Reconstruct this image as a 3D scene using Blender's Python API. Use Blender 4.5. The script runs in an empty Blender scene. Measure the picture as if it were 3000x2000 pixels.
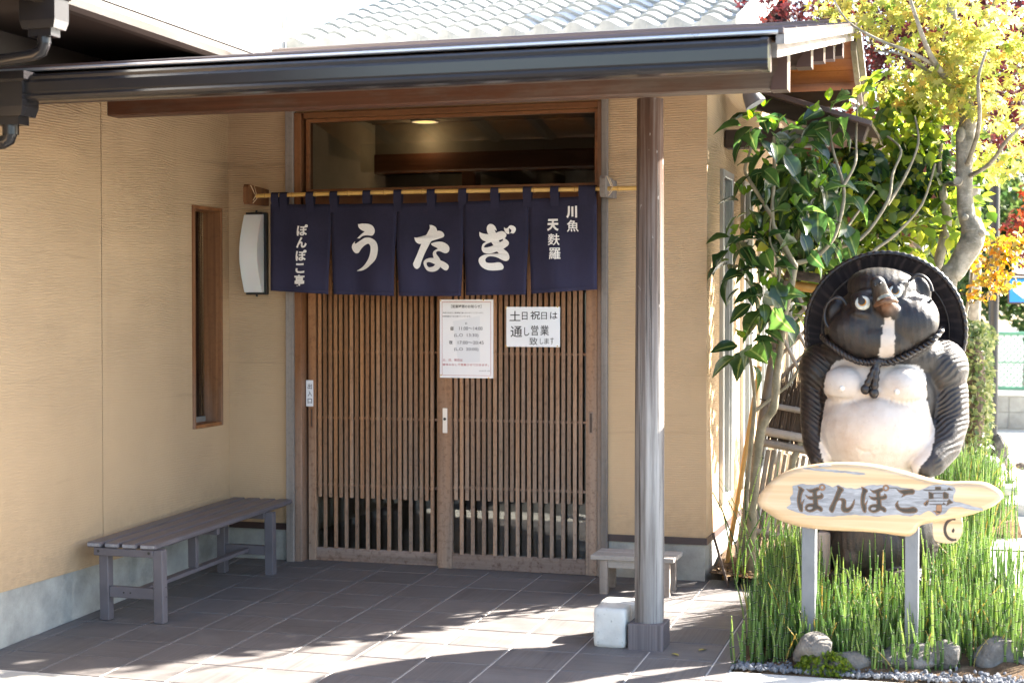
import bpy, bmesh, math, random
import numpy as np
from mathutils import Vector, Matrix, Euler, Quaternion
from mathutils.geometry import tessellate_polygon
random.seed(7); rng = np.random.default_rng(7)
R = math.radians
sc = bpy.context.scene
col = sc.collection
# ------------------------------------------------------------------ camera
CAM = Vector((3.6246, -8.0239, 1.45)); YAW = R(16.7); PITCH = math.atan(97/4545); FPX = 4545.0
cd = bpy.data.cameras.new('camera'); cam = bpy.data.objects.new('camera', cd); col.objects.link(cam)
cam.location = CAM; cam.rotation_euler = (R(90)-PITCH, 0, YAW)
cd.sensor_width = 36; cd.lens = FPX/3000*36; cd.clip_end = 500; cd.clip_start = 0.05
cd.dof.use_dof = True; cd.dof.focus_distance = 8.1; cd.dof.aperture_fstop = 3.2
sc.camera = cam
# ------------------------------------------------------------------ world, sun, exposure
SUN_EL, SUN_AZ = R(33), R(47)          # azimuth from +Y towards +X
w = bpy.data.worlds.new('World'); sc.world = w; w.use_nodes = True
nt = w.node_tree
sky = nt.nodes.new('ShaderNodeTexSky'); sky.sky_type = 'NISHITA'; sky.sun_disc = False
sky.sun_elevation = SUN_EL; sky.sun_rotation = SUN_AZ; sky.air_density = 1.0; sky.dust_density = 1.6; sky.ozone_density = 1.0
bg = nt.nodes['Background']; bg.inputs['Strength'].default_value = 0.078
nt.links.new(sky.outputs[0], bg.inputs['Color'])
sl = bpy.data.lights.new('sun', 'SUN'); sl.energy = 5.0; sl.angle = R(0.55); sl.color = (1.0, 0.93, 0.82)
so = bpy.data.objects.new('sun', sl); col.objects.link(so)
sd = Vector((math.sin(SUN_AZ)*math.cos(SUN_EL), math.cos(SUN_AZ)*math.cos(SUN_EL), math.sin(SUN_EL)))
so.location = sd*40; so.rotation_euler = sd.to_track_quat('Z', 'Y').to_euler()
vs = sc.view_settings; vs.view_transform = 'Standard'; vs.look = 'None'; vs.gamma = 1.0; vs.exposure = 3.28
try: vs.use_curve_mapping = False
except Exception: pass
sc.cycles.max_bounces = 10; sc.cycles.diffuse_bounces = 5; sc.cycles.transparent_max_bounces = 24
try: sc.cycles.use_denoising = True
except Exception: pass
# ------------------------------------------------------------------ helpers
_f = Vector((-math.sin(YAW)*math.cos(PITCH), math.cos(YAW)*math.cos(PITCH), -math.sin(PITCH)))
_r = Vector((math.cos(YAW), math.sin(YAW), 0)); _u = _r.cross(_f)
def P(px, py, Y):
    "photo pixel (3000x2000) measured on the vertical plane at depth Y -> world point"
    d = _f + _r*((px-1500)/FPX) - _u*((py-1000)/FPX)
    return CAM + d*((Y-CAM.y)/d.y)
def fz(y): return 0.025 + 0.03*max(-2.6, min(0.4, y))
ORG = {}
class MB:
    def __init__(s): s.v=[]; s.f=[]; s.mi=[]; s.sm=[]
    def add(s, vs_, fs, mi=0, sm=False):
        b=len(s.v); s.v += [tuple(v) for v in vs_]
        for f in fs: s.f.append(tuple(i+b for i in f)); s.mi.append(mi); s.sm.append(sm)
        return s
    def box(s, x0,x1,y0,y1,z0,z1,c=0.0,mi=0):
        return s.obox(((x0+x1)/2,(y0+y1)/2,(z0+z1)/2),((x1-x0)/2,0,0),(0,(y1-y0)/2,0),(0,0,(z1-z0)/2),c,mi)
    def obox(s, ctr, ax, ay, az, c=0.0, mi=0):
        ctr=Vector(ctr); A=[Vector(a) for a in (ax,ay,az)]; H=[a.length for a in A]; U=[a.normalized() for a in A]
        if c<=0:
            vs_=[ctr+A[0]*i+A[1]*j+A[2]*k for i in(-1,1) for j in(-1,1) for k in(-1,1)]
            return s.add(vs_,[(0,1,3,2),(4,6,7,5),(0,4,5,1),(2,3,7,6),(0,2,6,4),(1,5,7,3)],mi)
        c=min(c,min(H)*.95); vs_=[]; idx={}
        for i in(-1,1):
            for j in(-1,1):
                for k in(-1,1):
                    for m in range(3):
                        h=[H[0]-c,H[1]-c,H[2]-c]; h[m]=H[m]; idx[(i,j,k,m)]=len(vs_)
                        vs_.append(ctr+U[0]*h[0]*i+U[1]*h[1]*j+U[2]*h[2]*k)
        fs=[]; g=lambda i,j,k,m: idx[(i,j,k,m)]
        for a in(-1,1):
            fs.append((g(a,-1,-1,0),g(a,1,-1,0),g(a,1,1,0),g(a,-1,1,0))[::a]); fs.append((g(-1,a,-1,1),g(-1,a,1,1),g(1,a,1,1),g(1,a,-1,1))[::a]); fs.append((g(-1,-1,a,2),g(1,-1,a,2),g(1,1,a,2),g(-1,1,a,2))[::a])
        for a in(-1,1):
            for b in(-1,1):
                fs.append((g(a,b,-1,0),g(a,b,-1,1),g(a,b,1,1),g(a,b,1,0))); fs.append((g(a,-1,b,0),g(a,-1,b,2),g(a,1,b,2),g(a,1,b,0))); fs.append((g(-1,a,b,1),g(-1,a,b,2),g(1,a,b,2),g(1,a,b,1)))
                for k in(-1,1): fs.append((g(a,b,k,0),g(a,b,k,1),g(a,b,k,2)))
        return s.add(vs_,fs,mi)
    def bar(s, p0, p1, w_, h_, c=0.0, up=(0,0,1), mi=0):
        p0=Vector(p0);p1=Vector(p1); d=p1-p0; U=Vector(up); side=d.cross(U).normalized(); upv=side.cross(d).normalized()
        return s.obox((p0+p1)/2, d/2, side*w_/2, upv*h_/2, c, mi)
    def tube(s, pts, rad, n=8, cap=True, mi=0, sm=True):
        pts=[Vector(p) for p in pts]; m=len(pts)
        if not hasattr(rad,'__len__'): rad=[rad]*m
        a=None; rings=[]
        for i,p in enumerate(pts):
            t=(pts[min(i+1,m-1)]-pts[max(i-1,0)]).normalized()
            if a is None: a=t.orthogonal().normalized()
            a=(a-t*a.dot(t)).normalized(); b=t.cross(a)
            rings.append([p+(a*math.cos(2*math.pi*k/n)+b*math.sin(2*math.pi*k/n))*rad[i] for k in range(n)])
        vs_=[v for r_ in rings for v in r_]; fs=[]
        for i in range(m-1):
            for k in range(n): fs.append((i*n+k,i*n+(k+1)%n,(i+1)*n+(k+1)%n,(i+1)*n+k))
        s.add(vs_,fs,mi,sm)
        if cap: s.add(rings[0],[tuple(range(n))[::-1]],mi); s.add(rings[-1],[tuple(range(n))],mi)
        return s
    def lathe(s, prof, ctr, n=24, mi=0, sm=True):
        vs_=[(ctr[0]+r_*math.cos(2*math.pi*k/n),ctr[1]+r_*math.sin(2*math.pi*k/n),ctr[2]+z) for r_,z in prof for k in range(n)]
        fs=[(i*n+k,i*n+(k+1)%n,(i+1)*n+(k+1)%n,(i+1)*n+k) for i in range(len(prof)-1) for k in range(n)]
        return s.add(vs_,fs,mi,sm)
    def poly(s, xz, y, holes=(), mi=0):
        "flat polygon in the XZ plane facing -Y"
        loops=[[Vector((a,b,0)) for a,b in xz]]+[[Vector((a,b,0)) for a,b in h] for h in holes]
        tri=tessellate_polygon(loops); allp=[p for l in loops for p in l]
        out=[]
        for t in tri:
            a,b,c_=[allp[i] for i in t]
            out.append(t if (b-a).cross(c_-a).z>0 else t[::-1])
        return s.add([(p.x,y,p.y) for p in allp],out,mi)
    def prism(s, xz, y0, y1, holes=(), mi=0):
        s.poly(xz,y0,holes,mi)
        k=len(s.f); s.poly(xz,y1,holes,mi)
        for i in range(k,len(s.f)): s.f[i]=s.f[i][::-1]
        for l in [xz]+list(holes):
            n=len(l); s.add([(a,y0,b) for a,b in l]+[(a,y1,b) for a,b in l],[(i,(i+1)%n,(i+1)%n+n,i+n) for i in range(n)],mi)
        return s
    def sphere(s, c, r, nu=12, nv=8, mi=0, M=None):
        if not hasattr(r,'__len__'): r=(r,r,r)
        vs_=[];fs=[]
        for j in range(nv+1):
            th=math.pi*j/nv
            for i in range(nu):
                ph=2*math.pi*i/nu; v=Vector((r[0]*math.sin(th)*math.cos(ph),r[1]*math.sin(th)*math.sin(ph),r[2]*math.cos(th)))
                if M: v=M@v
                vs_.append(v+Vector(c))
        for j in range(nv):
            for i in range(nu): fs.append((j*nu+i,(j+1)*nu+i,(j+1)*nu+(i+1)%nu,j*nu+(i+1)%nu))
        return s.add(vs_,fs,mi,True)
    def mesh(s, name, mats, off=(0,0,0)):
        me=bpy.data.meshes.new(name); o=Vector(off)
        me.from_pydata([(v[0]-o.x,v[1]-o.y,v[2]-o.z) for v in s.v],[],s.f)
        for m in (mats if isinstance(mats,(list,tuple)) else [mats]): me.materials.append(m)
        me.polygons.foreach_set('material_index',s.mi); me.polygons.foreach_set('use_smooth',s.sm); me.update()
        return me
    def build(s, name, mats, parent=None, fix=False):
        off = ORG.get(parent.name, Vector()) if parent else Vector()
        me = s.mesh(name, mats, off)
        if fix:
            b=bmesh.new(); b.from_mesh(me); bmesh.ops.remove_doubles(b,verts=b.verts,dist=1e-5); bmesh.ops.recalc_face_normals(b,faces=b.faces); b.to_mesh(me); b.free()
        o = bpy.data.objects.new(name, me); col.objects.link(o)
        if parent: o.parent = parent
        ORG[o.name] = off
        return o
def tag(o, label=None, cat=None, group=None, kind=None):
    if label: o['label']=label
    if cat: o['category']=cat
    if group: o['group']=group
    if kind: o['kind']=kind
    return o
def thing(name, loc, label, cat, group=None):
    o=bpy.data.objects.new(name,None); col.objects.link(o); o.location=loc; o.empty_display_size=.1
    ORG[o.name]=Vector(loc); return tag(o,label,cat,group)
def inst(name, me, parent, loc, rot=None, scale=None, mat=None):
    "one more object sharing mesh data; loc in world axes"
    o=bpy.data.objects.new(name,me); col.objects.link(o)
    if parent:
        o.parent=parent; o.location=Vector(loc)-ORG[parent.name]
    else: o.location=loc
    if rot is not None: o.rotation_euler=rot
    if scale is not None: o.scale=scale
    return o
# text outlines from Blender's built-in font
_txt={}
def glyphs(t, bold=0.0):
    k=(t,bold)
    if k in _txt: return _txt[k]
    cu=bpy.data.curves.new('t','FONT'); cu.body=t; cu.offset=bold; cu.resolution_u=3; cu.fill_mode='FRONT'
    o=bpy.data.objects.new('t',cu); col.objects.link(o); bpy.context.view_layer.update()
    dg=bpy.context.evaluated_depsgraph_get(); me=bpy.data.meshes.new_from_object(o.evaluated_get(dg))
    v=[tuple(x.co) for x in me.vertices]; f=[tuple(p.vertices) for p in me.polygons]
    bpy.data.objects.remove(o); bpy.data.curves.remove(cu); bpy.data.meshes.remove(me)
    _txt[k]=(v,f); return v,f
def text(mb, t, x0, z1, w_=None, h_=None, y=0, fn=None, bold=0.0, mi=0, cx=None):
    "lay text in XZ: top-left (x0,z1); fit to w_ and/or h_"
    v,f=glyphs(t,bold)
    if not v: return
    xs=[a[0] for a in v]; zs=[a[1] for a in v]; W=max(xs)-min(xs); H=max(zs)-min(zs)
    sx=(w_/W) if w_ else (h_/H); sz=(h_/H) if h_ else sx
    if cx is not None: x0=cx-W*sx/2
    q=[(x0+(a[0]-min(xs))*sx, z1-(max(zs)-a[1])*sz) for a in v]
    vs_=[(x,(fn(x,z) if fn else y),z) for x,z in q]
    # keep faces looking at -Y
    fs=[]
    for p in f:
        a,b,c_=[q[i] for i in p[:3]]
        fs.append(p if (b[0]-a[0])*(c_[1]-a[1])-(b[1]-a[1])*(c_[0]-a[0])>0 else p[::-1])
    mb.add(vs_,fs,mi)
def smooth_loop(pts, n=4):
    "closed Catmull-Rom through pts"
    out=[]; m=len(pts)
    for i in range(m):
        p0,p1,p2,p3=[np.array(pts[(i+j-1)%m],float) for j in range(4)]
        # keep sharp corners sharp
        a=p1-p0;b=p2-p1;c_=p3-p2
        t1=(p2-p0)/2 if a@b/(np.linalg.norm(a)*np.linalg.norm(b)+1e-9)>.35 else b
        t2=(p3-p1)/2 if b@c_/(np.linalg.norm(b)*np.linalg.norm(c_)+1e-9)>.35 else b
        lb=np.linalg.norm(b)
        for t in (t1,t2):
            l=np.linalg.norm(t)
            if l>lb*1.2: t*=lb*1.2/l
        for k in range(n):
            s_=k/n; h=[2*s_**3-3*s_**2+1,s_**3-2*s_**2+s_,-2*s_**3+3*s_**2,s_**3-s_**2]
            out.append(tuple(h[0]*p1+h[1]*t1+h[2]*p2+h[3]*t2))
    return out
# ------------------------------------------------------------------ materials
class NT:
    def __init__(s, name):
        s.m=bpy.data.materials.new(name); s.m.use_nodes=True; s.t=s.m.node_tree; s.b=s.t.nodes['Principled BSDF']; s.out=s.t.nodes['Material Output']
    def n(s, typ, **kw):
        x=s.t.nodes.new('ShaderNode'+typ)
        for k,v in kw.items():
            if hasattr(x,k): setattr(x,k,v)
            else: x.inputs[k.replace('_',' ')].default_value=v
        return x
    def l(s,a,b): s.t.links.new(a,b)
    def coord(s, scale=(1,1,1), rand=True, out='Object', rot=(0,0,0)):
        tc=s.n('TexCoord'); mp=s.n('Mapping'); mp.inputs['Scale'].default_value=scale; mp.inputs['Rotation'].default_value=rot
        if rand:
            oi=s.n('ObjectInfo'); ad=s.n('VectorMath',operation='MULTIPLY_ADD'); mu=s.n('Math',operation='MULTIPLY'); mu.inputs[1].default_value=37.
            s.l(oi.outputs['Random'],mu.inputs[0]); ad.inputs[1].default_value=(1,1,1)
            s.l(tc.outputs[out],ad.inputs[0]); s.l(mu.outputs[0],ad.inputs[2]); s.l(ad.outputs[0],mp.inputs[0])
        else: s.l(tc.outputs[out],mp.inputs[0])
        return mp.outputs[0]
    def noise(s, co, scale, detail=4, rough=.55, dist=0):
        x=s.n('TexNoise'); x.inputs['Scale'].default_value=scale; x.inputs['Detail'].default_value=detail; x.inputs['Roughness'].default_value=rough; x.inputs['Distortion'].default_value=dist
        if co is not None: s.l(co,x.inputs['Vector'])
        return x.outputs['Fac']
    def ramp(s, fac, stops):
        x=s.n('ValToRGB'); e=x.color_ramp.elements
        while len(e)<len(stops): e.new(.5)
        for i,(p,c) in enumerate(stops):
            e[i].position=p; e[i].color=(*c,1) if len(c)==3 else c
        s.l(fac,x.inputs[0]); return x.outputs['Color']
    def mix(s, fac, a, b, blend='MIX'):
        x=s.n('Mix',data_type='RGBA',blend_type=blend)
        for sock,v in ((x.inputs[0],fac),(x.inputs[6],a),(x.inputs[7],b)):
            if hasattr(v,'links') or hasattr(v,'is_linked'): s.l(v,sock)
            else: sock.default_value=(*v,1) if hasattr(v,'__len__') and len(v)==3 else v
        return x.outputs[2]
    def bump(s, h, dist=.002, strength=1.0, prev=None):
        x=s.n('Bump'); x.inputs['Strength'].default_value=strength; x.inputs['Distance'].default_value=dist; s.l(h,x.inputs['Height'])
        if prev is not None: s.l(prev,x.inputs['Normal'])
        return x.outputs[0]
    def maprange(s, v, a,b,c=0,d=1):
        x=s.n('MapRange'); s.l(v,x.inputs[0])
        for i,k in enumerate((a,b,c,d)): x.inputs[i+1].default_value=k
        return x.outputs[0]
    def math(s, op, a, b=None):
        x=s.n('Math',operation=op)
        for i,v in enumerate((a,b)):
            if v is None: continue
            if hasattr(v,'is_linked'): s.l(v,x.inputs[i])
            else: x.inputs[i].default_value=v
        return x.outputs[0]
    def geo(s, out='Position'):
        return s.n('NewGeometry').outputs[out]
    def sep(s, v):
        x=s.n('SeparateXYZ'); s.l(v,x.inputs[0]); return x.outputs
    def rnd(s): return s.n('ObjectInfo').outputs['Random']
    def fin(s, colr=None, rough=.5, metal=0, normal=None, spec=.5):
        b=s.b
        if colr is not None:
            if hasattr(colr,'is_linked'): s.l(colr,b.inputs['Base Color'])
            else: b.inputs['Base Color'].default_value=(*colr,1)
        if hasattr(rough,'is_linked'): s.l(rough,b.inputs['Roughness'])
        else: b.inputs['Roughness'].default_value=rough
        b.inputs['Metallic'].default_value=metal
        try: b.inputs['Specular IOR Level'].default_value=spec
        except Exception: pass
        if normal is not None: s.l(normal,b.inputs['Normal'])
        return s.m
def plain(name, c, rough=.5, metal=0, var=.12, sc_=6., bump=.0006, spec=.5):
    t=NT(name); co=t.coord(); f=t.noise(co,sc_,5)
    c2=tuple(x*(1-var) for x in c); c3=tuple(min(1,x*(1+var)) for x in c)
    cc=t.ramp(f,[(.3,c2),(.7,c3)])
    nb=t.bump(t.noise(co,sc_*12,3),bump) if bump else None
    return t.fin(cc,t.maprange(f,.3,.7,rough*.9,min(1,rough*1.12)),metal,nb,spec)
def wood(name, cols, axis='Z', rough=.6, weather=None, bump=.0012, fine=60., spec=.35, gscale=1.0, rndamt=.25, blot=.35, speck=.3):
    t=NT(name); g=.7*gscale; f=fine
    sc_={'X':(g,f*.5,f*.5),'Y':(f*.5,g,f*.5),'Z':(f*.5,f*.5,g)}[axis]
    co=t.coord(sc_); f1=t.noise(co,1.0,6,.6,.3)
    sc2={'X':(1.2,9,9),'Y':(9,1.2,9),'Z':(9,9,1.2)}[axis]
    f2=t.noise(t.coord(sc2),1.0,4,.6)
    c=t.ramp(f1,[(.25,cols[0]),(.5,cols[1]),(.78,cols[2])])
    c=t.mix(t.maprange(f2,.35,.7,0,blot),c,tuple(x*.55 for x in cols[0]))
    if weather:
        z0,z1,gray,amt=weather
        z=t.sep(t.geo())[2]; k=t.maprange(z,z1,z0,0,1); f3=t.noise(t.coord({'X':(.6,7,7),'Y':(7,.6,7),'Z':(7,7,.6)}[axis]),1.2,5,.65)
        k=t.math('ADD',k,t.maprange(t.sep(t.geo())[0],.1,1.5,-.22,.28)); k=t.math('MULTIPLY',t.math('ADD',k,t.maprange(f3,.3,.7,-.35,.35)),amt); x=t.n('Clamp'); t.l(k,x.inputs[0])
        gcol=t.ramp(f1,[(.25,tuple(v*.62 for v in gray)),(.5,gray),(.8,tuple(min(1,v*1.3) for v in gray))])
        c=t.mix(x.outputs[0],c,gcol)
    f5=t.noise(t.coord((38,38,38)),1.,4,.75); c=t.mix(t.maprange(f5,.5,.72,0,speck),c,tuple(x*.45 for x in cols[0])); c=t.mix(t.maprange(f5,.34,.2,0,speck*.6),c,tuple(min(1,x*1.35) for x in cols[2]))
    r_=t.maprange(t.rnd(),0,1,1-rndamt,1+rndamt)
    m=t.n('Mix',data_type='RGBA',blend_type='MULTIPLY'); m.inputs[0].default_value=1; t.l(c,m.inputs[6])
    cb=t.n('CombineColor'); [t.l(r_,cb.inputs[i]) for i in range(3)]; t.l(cb.outputs[0],m.inputs[7])
    return t.fin(m.outputs[2],t.maprange(f1,.2,.8,rough*.85,min(1,rough*1.15)),0,t.bump(f1,bump),spec)
def leafmat(name, c1, c2, trans=.45, rough=.35, spec=.5, attr=None, tint=None, vv=2.0, rib=False):
    t=NT(name); co=t.coord((1,1,1)); f=t.noise(co,3.,3)
    if attr:
        a=t.n('Attribute'); a.attribute_name=attr; fac=a.outputs['Fac']
        stops=tint or [(0,c1),(1,c2)]; c=t.ramp(fac,stops)
    else:
        r_=t.rnd(); c=t.ramp(t.math('ADD',t.math('MULTIPLY',r_,.75),t.math('MULTIPLY',f,.25)),[(.15,c1),(.85,c2)])
    if rib:
        a_=t.n('Attribute'); a_.attribute_name='rib'; c=t.mix(t.maprange(a_.outputs['Fac'],.86,.97,0,.75),c,(.16,.20,.07)); c=t.mix(t.maprange(a_.outputs['Fac'],.5,0,0,.25),c,tuple(x*.5 for x in c1))
    t.fin(c,rough,0,t.bump(t.noise(t.coord((1,1,1)),60,2),.0006),spec)
    tr=t.n('BsdfTranslucent'); hs=t.n('HueSaturation'); hs.inputs['Saturation'].default_value=1.1; hs.inputs['Value'].default_value=vv; hs.inputs['Hue'].default_value=.492
    t.l(c,hs.inputs['Color']); t.l(hs.outputs[0],tr.inputs[0])
    mx=t.n('MixShader'); mx.inputs[0].default_value=trans; t.l(t.b.outputs[0],mx.inputs[1]); t.l(tr.outputs[0],mx.inputs[2]); t.l(mx.outputs[0],t.out.inputs[0])
    return t.m
def plaster(name, base, pitch=.0125, axis=2):
    t=NT(name); co=t.coord((1,1,1),rand=False,out='Object')
    # combed horizontal ridges, slightly wavy, fading out in patches where the trowel flattened them
    warp=t.n('TexNoise'); warp.inputs['Scale'].default_value=1.7; warp.inputs['Detail'].default_value=3; t.l(co,warp.inputs['Vector'])
    xyz=t.sep(co); z=t.math('ADD',xyz[2],t.math('MULTIPLY',t.math('SUBTRACT',warp.outputs['Fac'],.5),.05))
    vo=t.n('TexVoronoi'); vo.inputs['Scale'].default_value=1.0; t.l(t.coord((1.3,1.3,2.6),rand=False),vo.inputs['Vector']); rc=t.sep(vo.outputs['Color']); al=t.math('ADD',xyz[0],xyz[1])
    z=t.math('ADD',z,t.math('MULTIPLY',al,t.math('MULTIPLY',t.math('SUBTRACT',rc[0],.5),.13))); z=t.math('ADD',z,t.math('MULTIPLY',rc[1],.02))
    s=t.math('SINE',t.math('MULTIPLY',z,2*math.pi/pitch))
    f=t.noise(t.coord((1.0,1.0,3.0),rand=False),1.6,4,.6)
    wz=t.sep(t.geo())[2]; hgt=t.maprange(wz,.7,2.2,.16,1.0)
    amp=t.math('MULTIPLY',t.maprange(f,.32,.62,.25,1.0),hgt)
    g=t.noise(co,230,3,.7); g2=t.noise(co,26,4,.6)
    h=t.math('ADD',t.math('MULTIPLY',s,amp),t.math('MULTIPLY',g,.8))
    h=t.math('ADD',h,t.math('MULTIPLY',g2,.7))
    # scuffed horizontal joints of each trowel pass
    scr=t.noise(t.coord((.8,.8,16.),rand=False),1.0,5,.7,.4)
    dark=t.maprange(scr,.63,.72,0,.42)
    st=t.noise(co,1.1,4)
    b2=tuple(x*.88 for x in base); b3=tuple(min(1,x*1.07) for x in base)
    c=t.ramp(st,[(.3,b2),(.7,b3)]); c=t.mix(dark,c,tuple(x*.6 for x in base))
    drip=t.noise(t.coord((5.,5.,.35),rand=False),1.0,4,.65); c=t.mix(t.math('MULTIPLY',t.maprange(drip,.58,.74,0,.22),t.maprange(wz,2.0,.6,1,.25)),c,tuple(x*.62 for x in base)); dirt=t.math('MULTIPLY',t.maprange(wz,.55,.22,0,.42),t.maprange(g2,.35,.65,.2,1.)); c=t.mix(dirt,c,tuple(x*.6 for x in base))
    groove=t.math('MULTIPLY',t.maprange(s,-1,-.35,.34,0),amp); c=t.mix(groove,c,tuple(x*.5 for x in base))
    return t.fin(c,.92,0,t.bump(h,.0021,.8),.15)
def concrete(name, base, stain=.35, sc_=5., rough=.9):
    t=NT(name); co=t.coord((1,1,1)); a=t.noise(co,sc_,6,.65); b=t.noise(co,sc_*14,4,.7)
    c=t.ramp(a,[(.3,tuple(x*(1-stain) for x in base)),(.68,base)])
    c=t.mix(t.maprange(b,.6,.75,0,.35),c,tuple(x*.55 for x in base))
    return t.fin(c,rough,0,t.bump(b,.002),.2)
def glassmat(name, tint=(.9,.93,.92), k=1.0, refl=.0):
    t=NT(name); fr=t.n('Fresnel'); fr.inputs[0].default_value=1.5
    tr=t.n('BsdfTransparent'); tr.inputs[0].default_value=(*tint,1); gl=t.n('BsdfGlossy'); gl.inputs['Roughness'].default_value=.0
    f=t.math('MINIMUM',t.math('ADD',t.math('MULTIPLY',fr.outputs[0],k),refl),1.0)
    mx=t.n('MixShader'); t.l(f,mx.inputs[0]); t.l(tr.outputs[0],mx.inputs[1]); t.l(gl.outputs[0],mx.inputs[2]); t.l(mx.outputs[0],t.out.inputs[0])
    return t.m
M={}
M['plaster']=plaster('combed_plaster',(.52,.368,.225))
M['plinth']=concrete('plinth_concrete',(.43,.425,.39),.45)
M['trim']=plain('dark_trim',(.045,.026,.024),.5)
M['grout']=concrete('grout',(.70,.65,.59),.1,20)
t=NT('floor_tile'); co=t.coord((1,1,1)); ox=t.n('TexCoord').outputs['Object']
mp=t.n('Mapping'); mp.inputs['Scale'].default_value=(210,1.0,1); t.l(ox,mp.inputs[0])
ad=t.n('VectorMath',operation='ADD'); t.l(mp.outputs[0],ad.inputs[0]); rr=t.math('MULTIPLY',t.rnd(),50.); t.l(rr,ad.inputs[1])
st=t.noise(ad.outputs[0],.55,5,.7,.2); blot=t.noise(co,7,4)
c=t.ramp(st,[(.22,(.070,.063,.063)),(.5,(.125,.114,.112)),(.82,(.18,.166,.162))]); c=t.mix(t.maprange(blot,.45,.75,0,.35),c,(.19,.175,.17))
r_=t.maprange(t.rnd(),0,1,.92,1.08); hs=t.n('HueSaturation'); t.l(r_,hs.inputs['Value']); t.l(c,hs.inputs['Color'])
M['tile']=t.fin(hs.outputs[0],t.maprange(blot,.3,.7,.5,.72),0,t.bump(st,.0012),.45)
DW=[(.16,.065,.026),(.33,.15,.06),(.47,.235,.105)]
M['door_z']=wood('door_wood_upright',DW,'Z',.68,(.0,1.55,(.29,.215,.165),.9),speck=.6)
M['door_x']=wood('door_wood_rail',DW,'X',.7,(.05,1.2,(.235,.175,.145),.95),blot=.6,speck=.8)
M['frame_z']=wood('frame_wood',[(.12,.045,.018),(.23,.095,.036),(.34,.15,.06)],'Z',.55,(.1,1.6,(.25,.20,.165),.9))
M['frame_x']=wood('head_wood',[(.15,.055,.02),(.27,.11,.04),(.36,.16,.06)],'X',.5)
t=NT('weathered_post'); co=t.coord((16,16,.55)); f1=t.noise(co,1.2,6,.65,.3); f2=t.noise(t.coord((70,70,.8)),1.,3,.6); f3=t.noise(t.coord((30,30,9)),1.2,4,.7); z=t.sep(t.geo())[2]
k=t.math('ADD',t.maprange(z,2.15,.55,0,1),t.maprange(f1,.3,.7,-.28,.28)); cl=t.n('Clamp'); t.l(k,cl.inputs[0])
cb_=t.ramp(f1,[(.25,(.045,.024,.016)),(.5,(.085,.048,.033)),(.78,(.135,.082,.058))]); cg_=t.ramp(f1,[(.3,(.095,.085,.08)),(.5,(.22,.207,.198)),(.7,(.38,.365,.352))])
c=t.mix(cl.outputs[0],cb_,cg_); c=t.mix(t.maprange(f2,.57,.61,0,.8),c,(.045,.038,.034)); c=t.mix(t.math('MULTIPLY',t.maprange(f3,.66,.70,0,1),t.maprange(z,.9,1.4,0,.7)),c,(.42,.39,.37))
M['post_z']=t.fin(c,.85,0,t.bump(t.math('SUBTRACT',f1,t.maprange(f2,.6,.68,0,.6)),.004),.15)
M['gray_z']=wood('silvered_wood_upright',[(.16,.135,.115),(.25,.215,.19),(.34,.30,.27)],'Z',.8,None,.002,50)
M['gray_x']=wood('silvered_wood',[(.20,.185,.17),(.31,.29,.27),(.42,.40,.37)],'X',.8,None,.002,50)
M['beam_x']=wood('red_brown_beam',[(.085,.028,.012),(.15,.052,.022),(.21,.08,.036)],'X',.5,None,.001,36)
t=NT('front_beam'); sxyz=t.sep(t.geo())
co=t.coord((.7,30,30)); f1=t.noise(co,1.,6,.6,.3); k=t.math('ADD',t.maprange(sxyz[0],1.5,2.7,0,1),t.maprange(t.noise(t.coord((2.2,9,9)),1.,5,.7),.35,.65,-.45,.45)); cl=t.n('Clamp'); t.l(k,cl.inputs[0])
c=t.ramp(f1,[(.25,(.045,.017,.009)),(.5,(.085,.032,.015)),(.78,(.13,.052,.025))]); gcol=t.ramp(f1,[(.25,(.055,.042,.033)),(.5,(.11,.085,.068)),(.8,(.20,.17,.145))])
M['front_beam']=t.fin(t.mix(cl.outputs[0],c,gcol),.55,0,t.bump(f1,.001),.4)
M['gray_y']=wood('grey_verge',[(.20,.17,.15),(.32,.28,.25),(.44,.40,.36)],'Y',.8,None,.002,50)
M['dark_x']=wood('dark_timber',[(.035,.022,.016),(.07,.045,.033),(.12,.085,.065)],'X',.65)
M['dark_y']=wood('dark_timber_long',[(.05,.034,.026),(.10,.07,.052),(.17,.125,.095)],'Y',.65)
M['soffit']=wood('orange_soffit_board',[(.30,.10,.02),(.44,.16,.035),(.52,.21,.06)],'X',.5,None,.0008,30,rndamt=.1)
M['clap']=wood('red_brown_clapboard',[(.085,.025,.012),(.135,.042,.02),(.18,.06,.03)],'X',.6,None,.001,30)
M['gutter']=plain('brown_gutter',(.022,.020,.021),.2,0,.1,2.,0,.4)
M['roofmetal']=plain('brown_sheet_roof',(.085,.055,.05),.35,0,.15,3.,.0004)
M['pentgutter']=plain('copper_brown_gutter',(.034,.027,.021),.45,0,.15,3.,0,.6)
M['darkbrown']=plain('dark_soffit',(.035,.024,.018),.6,0,.2,3.)
M['white']=plain('white_plaster',(.78,.76,.72),.85,0,.04,3.)
M['beige']=plain('beige_render',(.60,.52,.40),.85,0,.05,3.)
M['navy']=plain('navy_panel',(.02,.022,.04),.4,0,.1,3.)
t=NT('roof_tile'); co=t.coord(); a=t.noise(co,9,5,.65); c=t.ramp(a,[(.3,(.22,.23,.225)),(.7,(.33,.34,.33))])
M['rtile']=t.fin(c,t.maprange(a,.3,.7,.32,.5),0,t.bump(t.noise(co,60,3),.0008),.5)
M['glass']=glassmat('window_glass',(.86,.88,.86),1.35,.01)
M['tglass']=glassmat('transom_glass',(.8,.82,.8),1.3,.01)
M['alu']=plain('aluminium',(.42,.42,.40),.35,.5,.06,4.,0)
M['black']=plain('black_metal',(.016,.016,.018),.4,.1,.1,4.,0)
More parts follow.
